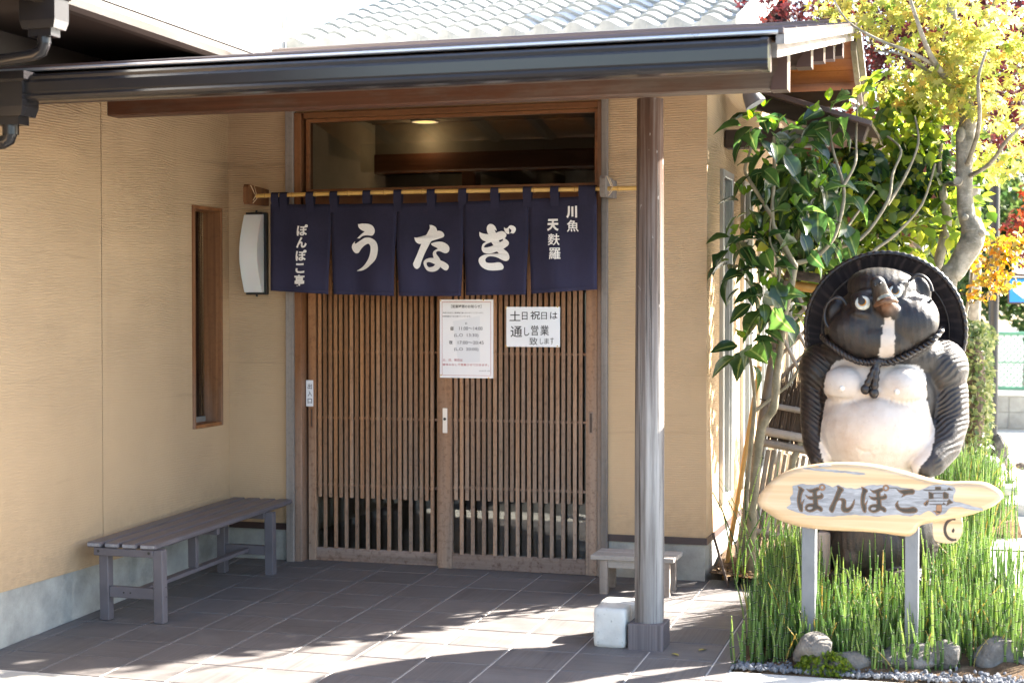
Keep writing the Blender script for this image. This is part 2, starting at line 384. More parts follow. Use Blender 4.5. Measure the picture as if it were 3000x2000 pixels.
t=NT('lamp_diffuser'); t.fin((.78,.77,.75),.35,0,None,.4); t.b.inputs['Subsurface Weight'].default_value=.2; M['lampdiff']=t.m
M['bench']=plain('painted_bench',(.125,.112,.122),.42,0,.14,9.,.0005,.45)
M['bench_end']=concrete('worn_slat_end',(.36,.345,.36),.5,40)
M['screw']=plain('screw',(.03,.025,.022),.5)
t=NT('navy_cloth'); co=t.coord((1,1,1)); wv=t.noise(t.coord((900,900,160)),1.,2); wv2=t.noise(t.coord((160,160,900)),1.,2); f=t.noise(co,5,4)
c=t.ramp(f,[(.3,(.014,.013,.027)),(.7,(.021,.019,.040))]); c=t.mix(t.maprange(t.math('MULTIPLY',wv,wv2),.2,.34,0,.3),c,(.05,.047,.085))
zz=t.sep(t.geo())[2]; c=t.mix(t.maprange(zz,1.85,1.53,0,.5),c,(.046,.043,.088))
M['cloth']=t.fin(c,.85,0,t.bump(t.math('ADD',wv,wv2),.0005),.2)
M['navy_stitch']=plain('navy_stitch',(.018,.016,.04),.9,0,.1,30.)
t=NT('cloth_print'); co=t.coord((300,300,300)); c=t.ramp(t.noise(co,1.,2),[(.3,(.70,.67,.63)),(.7,(.84,.81,.78))]); M['print']=t.fin(c,.85,0,None,.2)
M['bamboo']=wood('yellow_bamboo',[(.48,.27,.06),(.62,.38,.11),(.70,.47,.18)],'X',.32,None,.0004,20,.5,rndamt=.05,blot=.1)
M['bamboo_node']=plain('bamboo_node',(.36,.20,.06),.5)
M['oldbamboo_z']=wood('grey_bamboo_upright',[(.22,.18,.145),(.33,.28,.235),(.42,.37,.32)],'Z',.6,None,.0008,30,rndamt=.3)
M['oldbamboo_x']=wood('grey_bamboo_rail',[(.25,.20,.16),(.36,.30,.25),(.44,.38,.33)],'X',.55,None,.0008,30,rndamt=.2)
M['goldbamboo']=wood('golden_bamboo',[(.42,.20,.05),(.56,.30,.08),(.64,.38,.12)],'Z',.35,None,.0005,20,rndamt=.1)
M['brush']=wood('brushwood',[(.07,.045,.03),(.15,.10,.07),(.26,.19,.14)],'Z',.9,None,.002,60)
M['paper']=plain('laminated_paper',(.80,.80,.83),.18,0,.015,2.,0,.5)
M['ink']=plain('black_ink',(.012,.012,.016),.5,0,.05,4.,0)
M['ink_red']=plain('red_ink',(.42,.05,.07),.5,0,.05,4.,0)
M['ink_gray']=plain('grey_ink',(.06,.06,.08),.5,0,.05,4.,0)
M['wm']=plain('pale_watermark',(.74,.75,.79),.25,0,.02,4.,0)
M['pin']=plain('brass_pin',(.75,.52,.12),.25,.8,.05,4.,0)
M['steel']=plain('steel_plate',(.60,.60,.62),.3,.6,.04,5.,0)
t=NT('rough_concrete_block'); co=t.coord(); v=t.n('TexVoronoi'); v.inputs['Scale'].default_value=34; t.l(co,v.inputs['Vector']); b=t.noise(co,70,4,.7); a=t.noise(co,7,4)
c=t.ramp(a,[(.3,(.50,.49,.46)),(.7,(.66,.65,.61))]); pit=t.maprange(v.outputs['Distance'],.05,.22,1,0); pm=t.math('MULTIPLY',pit,t.maprange(b,.45,.6,0,1)); c=t.mix(t.math('MULTIPLY',pm,.8),c,(.15,.15,.14)); c=t.mix(t.maprange(t.noise(co,4,5,.7),.5,.7,0,.45),c,(.34,.33,.30))
M['block']=t.fin(c,.92,0,t.bump(t.math('SUBTRACT',b,pm),.003),.2)
t=NT('soil'); co=t.coord(); a=t.noise(co,14,6,.7); b=t.noise(co,90,4,.7); c=t.ramp(a,[(.3,(.055,.036,.022)),(.55,(.12,.08,.05)),(.75,(.22,.16,.10))]); M['soil']=t.fin(c,.95,0,t.bump(b,.01),.1)
t=NT('asphalt'); co=t.coord(); a=t.noise(co,1.2,5); b=t.noise(co,140,3,.7); c=t.ramp(b,[(.35,(.055,.055,.055)),(.65,(.11,.108,.105))]); M['asphalt']=t.fin(c,.9,0,t.bump(b,.003),.2)
t=NT('pale_pavement'); co=t.coord(); a=t.noise(co,2.5,5); b=t.noise(co,60,4,.7); c=t.ramp(a,[(.3,(.42,.41,.38)),(.7,(.55,.54,.50))]); c=t.mix(t.maprange(b,.55,.75,0,.3),c,(.30,.29,.27)); M['pave']=t.fin(c,.9,0,t.bump(b,.002),.2)
t=NT('grey_rock'); co=t.coord(); a=t.noise(co,9,6,.7); b=t.noise(co,50,5,.7); c=t.ramp(a,[(.25,(.085,.078,.07)),(.5,(.17,.155,.14)),(.75,(.28,.26,.235))]); M['rock']=t.fin(c,.9,0,t.bump(b,.02),.2)
M['pebble']=plain('pebbles',(.15,.155,.17),.95,0,.45,30.,.001,.1)
# sign
t=NT('sign_wood'); co=t.coord((.8,1,30)); f1=t.noise(co,1.2,6,.6,.6); c=t.ramp(f1,[(.3,(.47,.30,.155)),(.5,(.57,.40,.235)),(.7,(.64,.48,.31))]); M['sign']=t.fin(c,.32,0,t.bump(f1,.0004),.5)
t=NT('chiselled_grey'); co=t.coord((8,1,60)); f1=t.noise(co,1.5,5,.7,.5); c=t.ramp(f1,[(.25,(.13,.125,.13)),(.5,(.27,.27,.285)),(.78,(.47,.47,.49))]); M['chisel']=t.fin(c,.6,0,t.bump(f1,.002),.4)
t=NT('burnt_letter'); co=t.coord((20,1,20)); f1=t.noise(co,1.,4); c=t.ramp(f1,[(.3,(.032,.025,.02)),(.7,(.065,.048,.032))]); M['burnt']=t.fin(c,.5,0,None,.4)
M['burnt_edge']=plain('burnt_edge',(.25,.125,.06),.45,0,.25,30.,0)
M['scorch']=plain('scorched_line',(.045,.028,.02),.6,0,.1,30.,0)
M['postgray']=plain('sign_post_paint',(.15,.155,.165),.6,0,.12,14.)
# ================================================================== SETTING: ground, pavement, porch floor
def sheet(name, x0,x1,y0,y1,z, m, kind='structure'):
    o=MB().add([(x0,y0,z),(x1,y0,z),(x1,y1,z),(x0,y1,z)],[(0,1,2,3)]).build(name,m); tag(o,kind=kind); return o
sheet('ground',-150,150,-150,150,-.16,M['asphalt'])
sheet('yard_pavement',2.34,60,1.6,13.2,.02,M['pave'])
yp=MB(); yp.box(3.92,60,-1.72,1.6,-.15,.0); yp.box(3.50,3.916,-.35,1.6,-.15,.012); tag(yp.build('yard_path',M['pave']),kind='structure')
pv=MB(); pv.box(2.668,6,-2.9,-1.735,-.15,-.03); pv.box(-6,2.66,-2.9,-2.492,-.15,-.055)
tag(pv.build('pavement',M['pave']),kind='structure')
fl=thing('porch_floor',(0,0,.025),None,None); tag(fl,kind='structure'); fl.rotation_euler=(math.atan(.03),0,0)
b=MB(); b.box(-.47,2.665,-2.49,.06,-.16,-.004); g=b.build('grout_bed',M['grout']); g.parent=fl; 
PX,PY=.297,.2897
def tile_mesh(w_,h_):
    m=MB(); hw,hh=w_/2-.0031,h_/2-.0031; e=.0022
    vs_=[(-hw,-hh,-.004),(hw,-hh,-.004),(hw,hh,-.004),(-hw,hh,-.004),(-hw+e,-hh+e,0),(hw-e,-hh+e,0),(hw-e,hh-e,0),(-hw+e,hh-e,0)]
    m.add(vs_,[(4,5,6,7)]+[(i,(i+1)%4,(i+1)%4+4,i+4) for i in range(4)]); return m.mesh('floor_tile',M['tile'])
_tm={}
xs=[-.47]+[-.387+PX*i for i in range(11)]+[2.665]
ys=[.06]+[-.1623-PY*i for i in range(9)]
for i in range(len(xs)-1):
    for j in range(len(ys)-1):
        x0,x1=xs[i],xs[i+1]; y0,y1=ys[j+1],ys[j]; rot=(i+j)%2
        key=(round(x1-x0,3),round(y1-y0,3),rot)
        if key not in _tm: _tm[key]=tile_mesh(*( (y1-y0,x1-x0) if rot else (x1-x0,y1-y0)))
        o=bpy.data.objects.new('tile',_tm[key]); col.objects.link(o); o.parent=fl; o.location=((x0+x1)/2,(y0+y1)/2,random.uniform(-.0004,.0004)); o.rotation_euler=(0,0,math.pi/2*rot)
# raised planting bed
bed=MB(); nx,ny=34,40; X0,X1,Y0,Y1=2.30,3.93,-1.72,3.4
vv=[]; 
for j in range(ny+1):
    for i in range(nx+1):
        x=X0+(X1-X0)*i/nx; y=Y0+(Y1-Y0)*j/ny
        if y<-.14 and x<2.67: x=2.67
        if -.35<y<2.1: x=min(x,3.49)
        z=fz(y)+.012+.02*math.sin(x*7+y*3)*math.cos(y*6)+rng.normal(0,.006)+.05*max(0,min(1,(y+1.5)/1.0))
        if j==0: z=-.034
        if i==nx: z=-.1
        vv.append((x,y,z))
bed.add(vv,[(j*(nx+1)+i,j*(nx+1)+i+1,(j+1)*(nx+1)+i+1,(j+1)*(nx+1)+i) for j in range(ny) for i in range(nx)],0,True)
tag(bed.build('garden_soil',M['soil']),kind='structure')

# ================================================================== BUILDING
bld=thing('restaurant_building',(0,0,0),'low Japanese restaurant with combed ochre plaster walls and a lattice entrance door','building')
# --- plaster walls
XL=-.47; XR=2.275
b=MB(); ywin=(-.436,-.097); zwin=(.792,2.012)
b.box(-.62,XL,-5.2,-1.347,.205,2.46); b.box(-.62,XL,-1.340,ywin[0],.205,2.66)
b.box(-.62,XL,ywin[1],0.12,.205,2.66); b.box(-.62,XL,ywin[0],ywin[1],.205,zwin[0]); b.box(-.62,XL,ywin[0],ywin[1],zwin[1],2.66)
lw=b.build('left_wall',M['plaster'],bld)
MB().box(-.64,XL-.007,-1.348,-1.339,.2,2.655).build('wall_joint',M['trim'],lw)
b=MB(); b.box(XL,-.105,0,.14,.235,2.80); b.box(1.75,XR,0,.14,.235,2.80); b.box(-.105,1.75,0.02,.12,2.545,2.80)
b.build('door_wall',M['plaster'],bld)
# right-hand side wall: strips of plaster between the tall aluminium windows
WY=[(.42,.793),(1.199,1.604),(1.941,2.301),(2.807,3.053),(3.5,3.8)]; wz0,wz1=.375,2.21
b=MB(); yy=.14
for y0,y1 in WY:
    b.box(XR-.14,XR,yy,y0,.235,2.80); b.box(XR-.14,XR,y0,y1,.235,wz0); b.box(XR-.14,XR,y0,y1,wz1,2.80); yy=y1
b.box(XR-.14,XR,yy,6,.235,2.80); b.build('side_wall',M['plaster'],bld)
# plinths and trim
b=MB(); b.box(-.64,XL-.008,-5.2,.1,-.16,.205); b.box(XL-.008,-.107,.008,.14,-.1,.198); b.box(1.752,XR-.008,.008,.14,-.1,.215); b.box(XR-.13,XR-.008,.14,6,-.1,.215)
b.build('plinth',M['plinth'],bld)
b=MB(); b.box(XL,-.107,-.008,.13,.199,.234); b.box(1.752,XR+.006,-.008,.13,.216,.252); b.box(XR-.1,XR+.006,.13,6,.216,.252)
b.build('base_trim',M['trim'],bld)
# plinth cracks
# --- tall narrow window in the left wall
wn=MB(); y0,y1=ywin; z0,z1=zwin; xo=XL+.012; xi=XL-.10
wn.box(xi,xo,y0,y0+.022,z0,z1,.002); wn.box(xi,xo,y1-.022,y1,z0,z1,.002); wf=wn.build('window',M['frame_z'],bld); wf['label']='tall narrow window beside the bench'
MB().box(xi,xo,y0+.022,y1-.022,z0,z0+.02,.002).build('frame',M['frame_x'],wf); MB().box(xi,xo,y0+.022,y1-.022,z1-.02,z1,.002).build('frame',M['frame_x'],wf)
wn=MB(); wn.box(xi-.006,xi,y0+.02,y1-.02,z0+.018,z1-.018); wn.build('pane',M['glass'],wf)
wn=MB(); wn.box(xi,xi+.012,y0+.022,y1-.022,z0+.02,z0+.05,.002); wn.build('sash',M['alu'],wf)
wn=MB(); wn.box(-1.4,xi-.05,y0-.5,y0-.45,0.2,2.6); wn.box(-1.4,-1.35,y0-.5,y1+.5,.2,2.6); wn.box(-1.4,xi-.05,y1+.45,y1+.5,.2,2.6); wn.build('inner_wall',plain('room_plaster',(.33,.32,.27),.9),bld)
# --- side windows
for k,(y0,y1) in enumerate(WY):
    a=MB(); a.box(XR-.05,XR+.022,y0,y0+.05,wz0,wz1,.003); a.box(XR-.05,XR+.022,y1-.05,y1,wz0,wz1,.003); a.box(XR-.05,XR+.022,y0+.05,y1-.05,wz0,wz0+.04,.003); a.box(XR-.05,XR+.022,y0+.05,y1-.05,wz1-.04,wz1,.003)
    a.box(XR-.03,XR+.008,y0+.05,y0+.075,wz0+.04,wz1-.04); a.box(XR-.03,XR+.008,y1-.075,y1-.05,wz0+.04,wz1-.04)
    f=a.build('aluminium_window',M['alu'],bld)
    MB().box(XR-.02,XR-.014,y0+.05,y1-.05,wz0+.04,wz1-.04).build('pane',M['glass'],f)
    MB().box(XR-.12,XR-.1,y0+.01,y1-.01,wz0,wz1).build('blind',M['beige'],f)
# --- door posts, head, transom
a=MB(); a.box(-.105,-.058,-.03,.12,.012,2.56,.003); a.build('outer_post',M['gray_z'],bld)
a=MB(); a.box(1.717,1.75,-.03,.12,.012,2.56,.003); a.build('outer_post',M['gray_z'],bld)
a=MB(); a.box(-.058,-.016,-.012,.12,.012,2.545,.003); a.build('inner_post',M['frame_z'],bld)
a=MB(); a.box(1.693,1.717,-.014,.12,.012,2.545,.003); a.build('inner_post',M['frame_z'],bld)
a=MB(); a.box(0,1.692,-.018,.11,1.995,2.098,.004); a.box(-.001,1.693,-.012,.10,2.512,2.545,.003); a.build('door_head',M['frame_x'],bld)
a=MB(); a.box(0,.022,.02,.07,2.1,2.51,.002); a.box(1.67,1.692,.02,.07,2.1,2.51,.002); a.box(.022,1.67,.02,.07,2.1,2.118,.002); a.box(.022,1.67,.02,.07,2.492,2.511,.002); tf=a.build('transom_frame',M['frame_x'],bld)
MB().box(.02,1.672,.04,.046,2.116,2.494).build('pane',M['tglass'],tf)
MB().box(-.05,1.70,-.03,.11,-.05,.022,.002).build('door_sill',M['trim'],bld)
# --- sliding lattice doors
def door(name, X0,X1, yf, zt, zb, slats, s0, s1, sw, zrails, zshort, lab, right):
    st=MB(); d=.034
    for a_,b_ in (s0,s1): st.box(a_,b_,yf,yf+d,.024,1.99,.003)
    dr=st.build('sliding_door',M['door_z'],bld); dr['label']=lab
    MB().box(s0[1],s1[0],yf+.003,yf+d-.003,.026,zb,.003).build('bottom_board',M['door_x'],dr)
    MB().box(s0[1],s1[0],yf+.003,yf+d-.003,1.93,1.985,.003).build('top_rail',M['door_x'],dr)
    for z in zrails: MB().box(s0[1],s1[0],yf+.013,yf+.022,z-.007,z+.007,.001).build('cross_bar',M['door_x'],dr)
    MB().box(s0[1],s1[0],yf+.026,yf+.031,zb,1.93).build('pane',M['glass'],dr)
    ml=MB().box(-sw/2,sw/2,-.002,.0125,zb-.004-1,1.93-1,.0022).mesh('slat',M['door_z']); ms=MB().box(-sw/2,sw/2,-.002,.0125,zshort-1,1.93-1,.0022).mesh('slat_short',M['door_z'])
    n=len(slats)
    for i,x in enumerate(slats): inst('slat', ms if i%2==0 else ml, dr, (x,yf,1.0))
    return dr
ld=door('l',-.02,.84,.046,1.99,.101,[.070+(.743-.070)*i/21 for i in range(22)],(-.001,.046),(.77,.84),.0205,[.455,.834,1.206,1.6],.386,'left sliding door carrying the entrance plate',False)
rd=door('r',.79,1.692,.0,1.99,.109,[.897+(1.599-.897)*i/22 for i in range(23)],(.790,.874),(1.627,1.692),.0205,[.47,.84,1.204,1.6],.402,'right sliding door carrying the two notices',True)
MB().box(.821,.848,-.004,.002,.768,.905,.0015).build('lock_plate',M['steel'],rd)
k=MB(); k.tube([(.834,-.0065,.845),(.834,-.002,.845)],.008,12); k.build('keyhole',M['black'],rd)
def pull(x0,x1,y,z0,z1,d):
    a=MB(); a.box(x0,x1,y-.0015,y+.002,z0,z1,.001); o=a.build('finger_pull',M['frame_z'],d)
    MB().box(x0+.006,x1-.006,y-.0022,y+.002,z0+.008,z1-.008,.0005).build('pull_recess',M['dark_x'],d)
pull(1.644,1.668,.0,.782,.90,rd); pull(.010,.030,.046,.775,.888,ld)
# --- interior seen through the glass
a=MB(); a.box(-.45,2.2,.14,9,-.1,.02); a.build('inside_floor',plain('inside_floor',(.05,.045,.042),.35),bld)
a=MB(); a.box(-.45,2.2,.14,2.25,2.74,2.80); a.box(-.45,2.2,2.25,9,2.60,2.66); a.box(-.45,2.2,2.2,2.28,2.53,2.74); ce=a.build('inside_ceiling',plain('inside_ceiling',(.20,.17,.13),.8),bld)
a=MB(); a.box(-.5,-.45,.14,9,-.1,2.8); a.box(2.2,2.25,.14,9,-.1,2.8); a.box(-.45,2.2,9,9.05,-.1,2.7); a.build('inside_wall',plain('inside_wall',(.40,.35,.27),.85),bld)
a=MB(); a.box(-.45,2.2,2.18,2.30,2.39,2.53,.004); a.box(.20,.30,2.18,2.30,.02,2.39,.004); a.build('inside_beam',M['beam_x'],bld)
a=MB(); a.box(-.45,2.2,.95,1.01,2.70,2.74,.003); a.build('ceiling_beam',M['dark_x'],bld)
pm=plain('ceiling_panel',(.42,.40,.36),.8)
for i,(x,y) in enumerate(((.55,.55),(1.05,.55),(1.5,.55),(.9,1.33),(1.4,1.33))): MB().box(x,x+.34,y-.18,y+.18,2.722,2.739,.002).build('ceiling_panel',pm,ce)
for x in (.25,.75,1.25,1.75):
    MB().box(x,x+.035,2.6,5.2,2.575,2.60,.002).build('ceiling_batten',pm,ce)
MB().box(.62,.98,3.4,3.46,2.40,2.50,.003).build('hanging_box',M['white'],bld)
lm=NT('lit_lamp'); lm.b.inputs['Emission Color'].default_value=(1,.55,.16,1); lm.b.inputs['Emission Strength'].default_value=.16; lm.fin((.9,.7,.4))
lm2=NT('lit_lamp_dim'); lm2.b.inputs['Emission Color'].default_value=(1,.42,.10,1); lm2.b.inputs['Emission Strength'].default_value=.08; lm2.fin((.9,.6,.3))
for (x,y,z,m_,lab) in ((-.03,2.07,2.738,lm.m,'lit round downlight glowing in the entrance hall ceiling behind the transom glass'),(.286,4.09,2.598,lm2.m,'dimmer orange downlight farther inside, low in the transom glass')):
    t_=thing('ceiling_light',(x,y,z),lab,'ceiling light'); 
    c_=MB(); c_.lathe([(.075,0),(.095,0),(.095,-.008),(.075,-.008),(.075,0)],(x,y,z),24); c_.build('ring',M['white'],t_)
    c_=MB(); c_.add([(x+.075*math.cos(2*math.pi*k/24),y+.075*math.sin(2*math.pi*k/24),z-.004) for k in range(24)],[tuple(range(24))[::-1]]); c_.build('diffuser',m_,t_)
    pl=bpy.data.lights.new('bulb','POINT'); pl.energy=.16 if y<3 else .12; pl.color=(1,.72,.42); pl.shadow_soft_size=.06; po=bpy.data.objects.new('bulb',pl); col.objects.link(po); po.parent=t_; po.location=(0,0,-.12)

# ================================================================== ENTRANCE CANOPY (low pitched roof over the porch)
YE,ZE,YRI,ZRI=-2.40,2.436,1.32,3.112; SLP=(ZRI-ZE)/(YRI-YE); XE0,XE1=-.80,2.955
can=thing('entrance_canopy',(2.27,-1.42,0),'low brown metal roofed porch canopy with a long front gutter and one round post','canopy')
rz=lambda y: ZE+SLP*(y-YE) if y<=YRI else ZRI-(y-YRI)*.45
a=MB()
def slab(m,x0,x1,y0,y1,zf,t0,t1,mi=0):
    m.add([(x0,y0,zf(y0)+t0),(x1,y0,zf(y0)+t0),(x1,y1,zf(y1)+t0),(x0,y1,zf(y1)+t0),(x0,y0,zf(y0)+t1),(x1,y0,zf(y0)+t1),(x1,y1,zf(y1)+t1),(x0,y1,zf(y1)+t1)],[(0,3,2,1),(4,5,6,7),(0,1,5,4),(2,3,7,6),(0,4,7,3),(1,2,6,5)],mi)
nst=9
for i in range(nst):   # stepped metal courses
    y0=YE+(YRI-YE)*i/nst; y1=YE+(YRI-YE)*(i+1)/nst
    slab(a,XE0,XE1,y0,y1,rz,-.004,.014); a.box(XE0,XE1,y0-.012,y0+.01,rz(y0)-.004,rz(y0)+.020,.003)
slab(a,XE0,XE1,YRI,2.15,rz,-.004,.014); a.box(XE0,XE1+.004,YRI-.07,YRI+.07,ZRI-.012,ZRI+.03,.008)
ro=a.build('roof',M['roofmetal'],can)
a=MB(); a.tube([(XE0,YE-.012,ZE+.002),(XE1-.02,YE-.012,ZE+.002)],.008,8); a.build('drip_edge',M['steel'],ro)
# soffit boards (individual) under the roof
nb=30
bm_={}
for i in range(nb):
    y0=YE+.06+(YRI-YE-.1)*i/nb; y1=YE+.06+(YRI-YE-.1)*(i+1)/nb-.004
    m=MB(); slab(m,XE0+.3,XE1-.06,y0,y1,rz,-.030,-.016); m.build('soffit_board',M['soffit'],can)
for i in range(6):
    y0=YRI+.03+.12*i; m=MB(); slab(m,XE0+.3,XE1-.06,y0,y0+.116,rz,-.030,-.016); m.build('soffit_board',M['soffit'],can)
# fascia under the front edge and barge boards on the right gable
a=MB(); a.box(XE0,XE1-.05,YE+.02,YE+.045,ZE-.135,ZE-.008,.003); a.build('fascia',M['dark_x'],can)
a=MB(); slab(a,XE1-.028,XE1+.004,YE-.01,YRI,rz,-.040,-.005); slab(a,XE1-.028,XE1+.004,YRI,2.12,rz,-.040,-.005); a.build('barge_board',M['gray_y'],can)
a=MB(); slab(a,XE1-.062,XE1-.03,YE+.05,YRI-.1,rz,-.088,-.034); slab(a,XE1-.062,XE1-.03,YRI+.1,2.05,rz,-.088,-.034); a.build('inner_barge_board',M['gray_y'],can)
# beams
def cap(x,y0,y1,z0,z1,par):
    # notched metal shoe on the beam end
    h=z1-z0; pr=[(x+.004,z0-.003),(x+.004,z1+.003),(x-.052,z1+.003),(x-.058,z1-.10*h),(x-.036,z1-.24*h),(x-.034,z1-.5*h),(x-.058,z0+.22*h),(x-.066,z0-.003)][::-1]
    m=MB(); m.prism(pr,y0-.004,y1+.004); return m.build('end_cap',M['roofmetal'],par)
fb=MB().box(-.30,2.866,-1.57,-1.47,2.352,2.535,.006).build('front_beam',M['front_beam'],can); cap(2.866,-1.57,-1.47,2.352,2.535,fb)
for (y,z0,z1) in ((-.58,2.584,2.70),(.03,2.703,2.815),(.59,2.80,2.912),(1.165,2.905,3.01)):
    o=MB().box(.2,2.866,y-.05,y+.05,z0,min(z1,rz(y)-.032),.005).build('purlin',M['dark_x'],can); cap(2.866,y-.05,y+.05,z0,min(z1,rz(y)-.032),o)
o=MB().box(1.9,2.866,1.80,1.88,2.70,2.80,.005).build('purlin',M['dark_x'],can); cap(2.866,1.80,1.88,2.70,2.80,o)
for i in range(9):   # rafters
    x=-.1+.36*i
    if x>2.9: break
    m=MB(); slab(m,x,x+.045,YE+.05,YRI,rz,-.085,-.031); m.build('rafter',M['dark_y'],can)
# front gutter: moulded box profile swept along X
prof=[(-2.405,2.400),(-2.470,2.408),(-2.480,2.398),(-2.478,2.386),(-2.488,2.374),(-2.487,2.335),(-2.482,2.328),(-2.487,2.318),(-2.482,2.308),(-2.462,2.300),(-2.42,2.298),(-2.405,2.302)]
def sweep(pr,x0,x1):
    m=MB(); n=len(pr); m.add([(x0,y,z) for y,z in pr]+[(x1,y,z) for y,z in pr],[(i,i+n,(i+1)%n+n,(i+1)%n) for i in range(n)]); 
    m.add([(x0,y,z) for y,z in pr],[tuple(range(n))]); m.add([(x1,y,z) for y,z in pr],[tuple(range(n))[::-1]]); return m
gt=sweep(prof,-.13,2.895).build('gutter',M['gutter'],can,fix=True)
pr2=[( (y+2.44)*1.06-2.44,(z-2.35)*1.06+2.35) for y,z in prof]
sweep(pr2,2.882,2.908).build('gutter_end',M['gutter'],gt,fix=True)
# hopper on the left end of the gutter with its outlet pipe
def hopper(par,cx,cy,zt,s,mat,pipe):
    a=MB(); pf=[(.115,0),(.115,-.035),(.10,-.045),(.10,-.15),(.088,-.19),(.065,-.19),(.065,-.225),(.045,-.225)]
    n=4; vs_=[];fs=[]
    for r_,z in pf:
        for k in range(4):
            for dx,dy in ((1,1),): pass
        vs_+=[(cx-r_*s,cy-r_*s*.62,zt+z*s),(cx+r_*s,cy-r_*s*.62,zt+z*s),(cx+r_*s,cy+r_*s*.62,zt+z*s),(cx-r_*s,cy+r_*s*.62,zt+z*s)]
    for i in range(len(pf)-1): fs+=[(i*4+k,(i+1)*4+k,(i+1)*4+(k+1)%4,i*4+(k+1)%4) for k in range(4)]
    a.add(vs_,fs); a.add(vs_[:4],[(0,1,2,3)]); h=a.build('hopper',mat,par,fix=True)
    p=MB(); p.tube(pipe,.030*s,14); p.build('outlet_pipe',mat,h)
    q=MB(); q.tube([pipe[0],Vector(pipe[0])+Vector((0,0,-.05*s))],.036*s,14); q.build('collar',mat,h)
hopper(can,-.215,-2.45,2.42,.95,M['gutter'],[(-.215,-2.45,2.215),(-.215,-2.45,2.175),(-.225,-2.45,2.150),(-.25,-2.45,2.138),(-.40,-2.45,2.125),(-.95,-2.45,2.10)])
# round post on a tiled foot
pp=MB(); n=20
pp.lathe([(.0635,.09),(.0645,.3),(.064,.8),(.062,1.5),(.0585,2.1),(.057,2.352)],(2.266,-1.42,0),n); pp.build('post',M['post_z'],can)
t=NT('foot_tile'); co=t.coord((190,190,1.5)); st=t.noise(co,.55,4,.7); c=t.ramp(st,[(.3,(.075,.064,.068)),(.7,(.16,.138,.145))]); ft=t.fin(c,.6,0,t.bump(st,.001),.4)
MB().box(2.187,2.343,-1.497,-1.345,-.03,.093,.003).build('post_foot',ft,can)

# ================================================================== LEFT WING: pent eave, its gutter, white upper wall
pw=MB(); pf=lambda x: 2.762+.27*(.08-x)
pw.add([(.06,-6,pf(.06)),(.06,-.90,pf(.06)),(-1.78,-.90,pf(-1.78)),(-1.78,-6,pf(-1.78)),(.06,-6,pf(.06)-.03),(.06,-.90,pf(.06)-.03),(-1.78,-.90,pf(-1.78)-.03),(-1.78,-6,pf(-1.78)-.03)],[(0,1,2,3),(4,7,6,5),(0,4,5,1),(1,5,6,2),(2,6,7,3),(3,7,4,0)])
pe=pw.build('pent_roof',M['roofmetal'],bld,fix=True)
MB().box(-.64,.05,-6,-.93,2.662,2.69).build('pent_soffit',M['darkbrown'],bld)
MB().box(.03,.05,-6,-.93,2.691,2.728).build('pent_fascia',M['darkbrown'],bld)
MB().box(-.63,-.475,-1.0,0.0,2.662,2.95).build('shaded_wall_top',M['darkbrown'],bld); MB().box(-.63,-.468,-6,-1.345,2.462,2.661).build('shaded_wall_top',M['darkbrown'],bld)  # eave shadow on the upper wall put into its dark brown colour
pg=MB(); q=[(.055,2.690),(.075,2.680),(.115,2.680),(.140,2.695),(.148,2.725),(.146,2.752),(.152,2.757),(.148,2.765),(.140,2.763),(.13,2.70),(.07,2.70),(.06,2.765),(.052,2.765)]
n=len(q); Ya,Yb=-6,-.93
pg.add([(x,Ya,z-.02) for x,z in q]+[(x,Yb,z-.035) for x,z in q],[(i,(i+1)%n,(i+1)%n+n,i+n) for i in range(n)]); pg.add([(x,Yb,z-.035) for x,z in q],[tuple(range(n))])
pgo=pg.build('pent_gutter',M['pentgutter'],bld,fix=True)
hopper(pgo,.085,-2.66,2.70,.80,M['gutter'],[(.085,-2.66,2.535),(.085,-2.66,2.49),(.075,-2.66,2.465),(.04,-2.66,2.452),(-.1,-2.66,2.44),(-.45,-2.66,2.415)])
MB().box(-2.2,-1.80,-6,3.62,2.9,6.5).build('upper_wall',M['white'],bld)
dp=MB(); dp.tube([(-1.74,3.50,6.0),(-1.74,3.50,3.76),(-1.735,3.50,3.70),(-1.70,3.46,3.66),(-1.62,3.40,3.64)],.04,14); dp.build('downpipe',M['alu'],bld)

# ================================================================== MAIN TILED ROOF
YT,ZT=3.6,3.592; TL=.27; TP=.34; th=math.atan(TP); pitch=.262; XT0=-1.78; NC=14; NRW=13
def tile_shape(eave):
    m=MB(); ns=10; rows=[]
    prof=[]
    for i in range(ns+1):
        u=i/ns; prof.append((u*(pitch+.012), .030*math.sin(2*math.pi*(u*.93)+.55)))
    L0,L1=0,TL+.045
    def pt(x,h,l,extra): # along slope l, normal offset
        d=h+extra; return (x, l*math.cos(th)-d*math.sin(th), l*math.sin(th)+d*math.cos(th))
    lift=.030
    v=[]
    for l,ex in ((0,lift),(L1,0)): v+= [pt(x,h,l,ex) for x,h in prof]
    n1=ns+1
    fs=[(i,i+1,n1+i+1,n1+i) for i in range(ns)]; m.add(v,fs,0,True)
    t_=.028
    if not eave:
        vb=[pt(x,h,0,lift) for x,h in prof]+[pt(x,h,.002,lift-t_) for x,h in prof]
        m.add(vb,[(n1+i,n1+i+1,i+1,i) for i in range(ns)],0,False)
    else:
        z0=-.085
        vb=[pt(x,h,0,lift) for x,h in prof]+[(x,-.004,z0) for x,h in prof]
        m.add(vb,[(n1+i,n1+i+1,i+1,i) for i in range(ns)],0,False)
    e=[pt(prof[-1][0],prof[-1][1],l,ex) for l,ex in ((0,lift),(L1,0),(L1,-.02),(0,lift-.02))]; m.add(e,[(0,1,2,3)])
    return m.mesh('roof_tile',M['rtile'])
tm0,tm1=tile_shape(False),tile_shape(True)
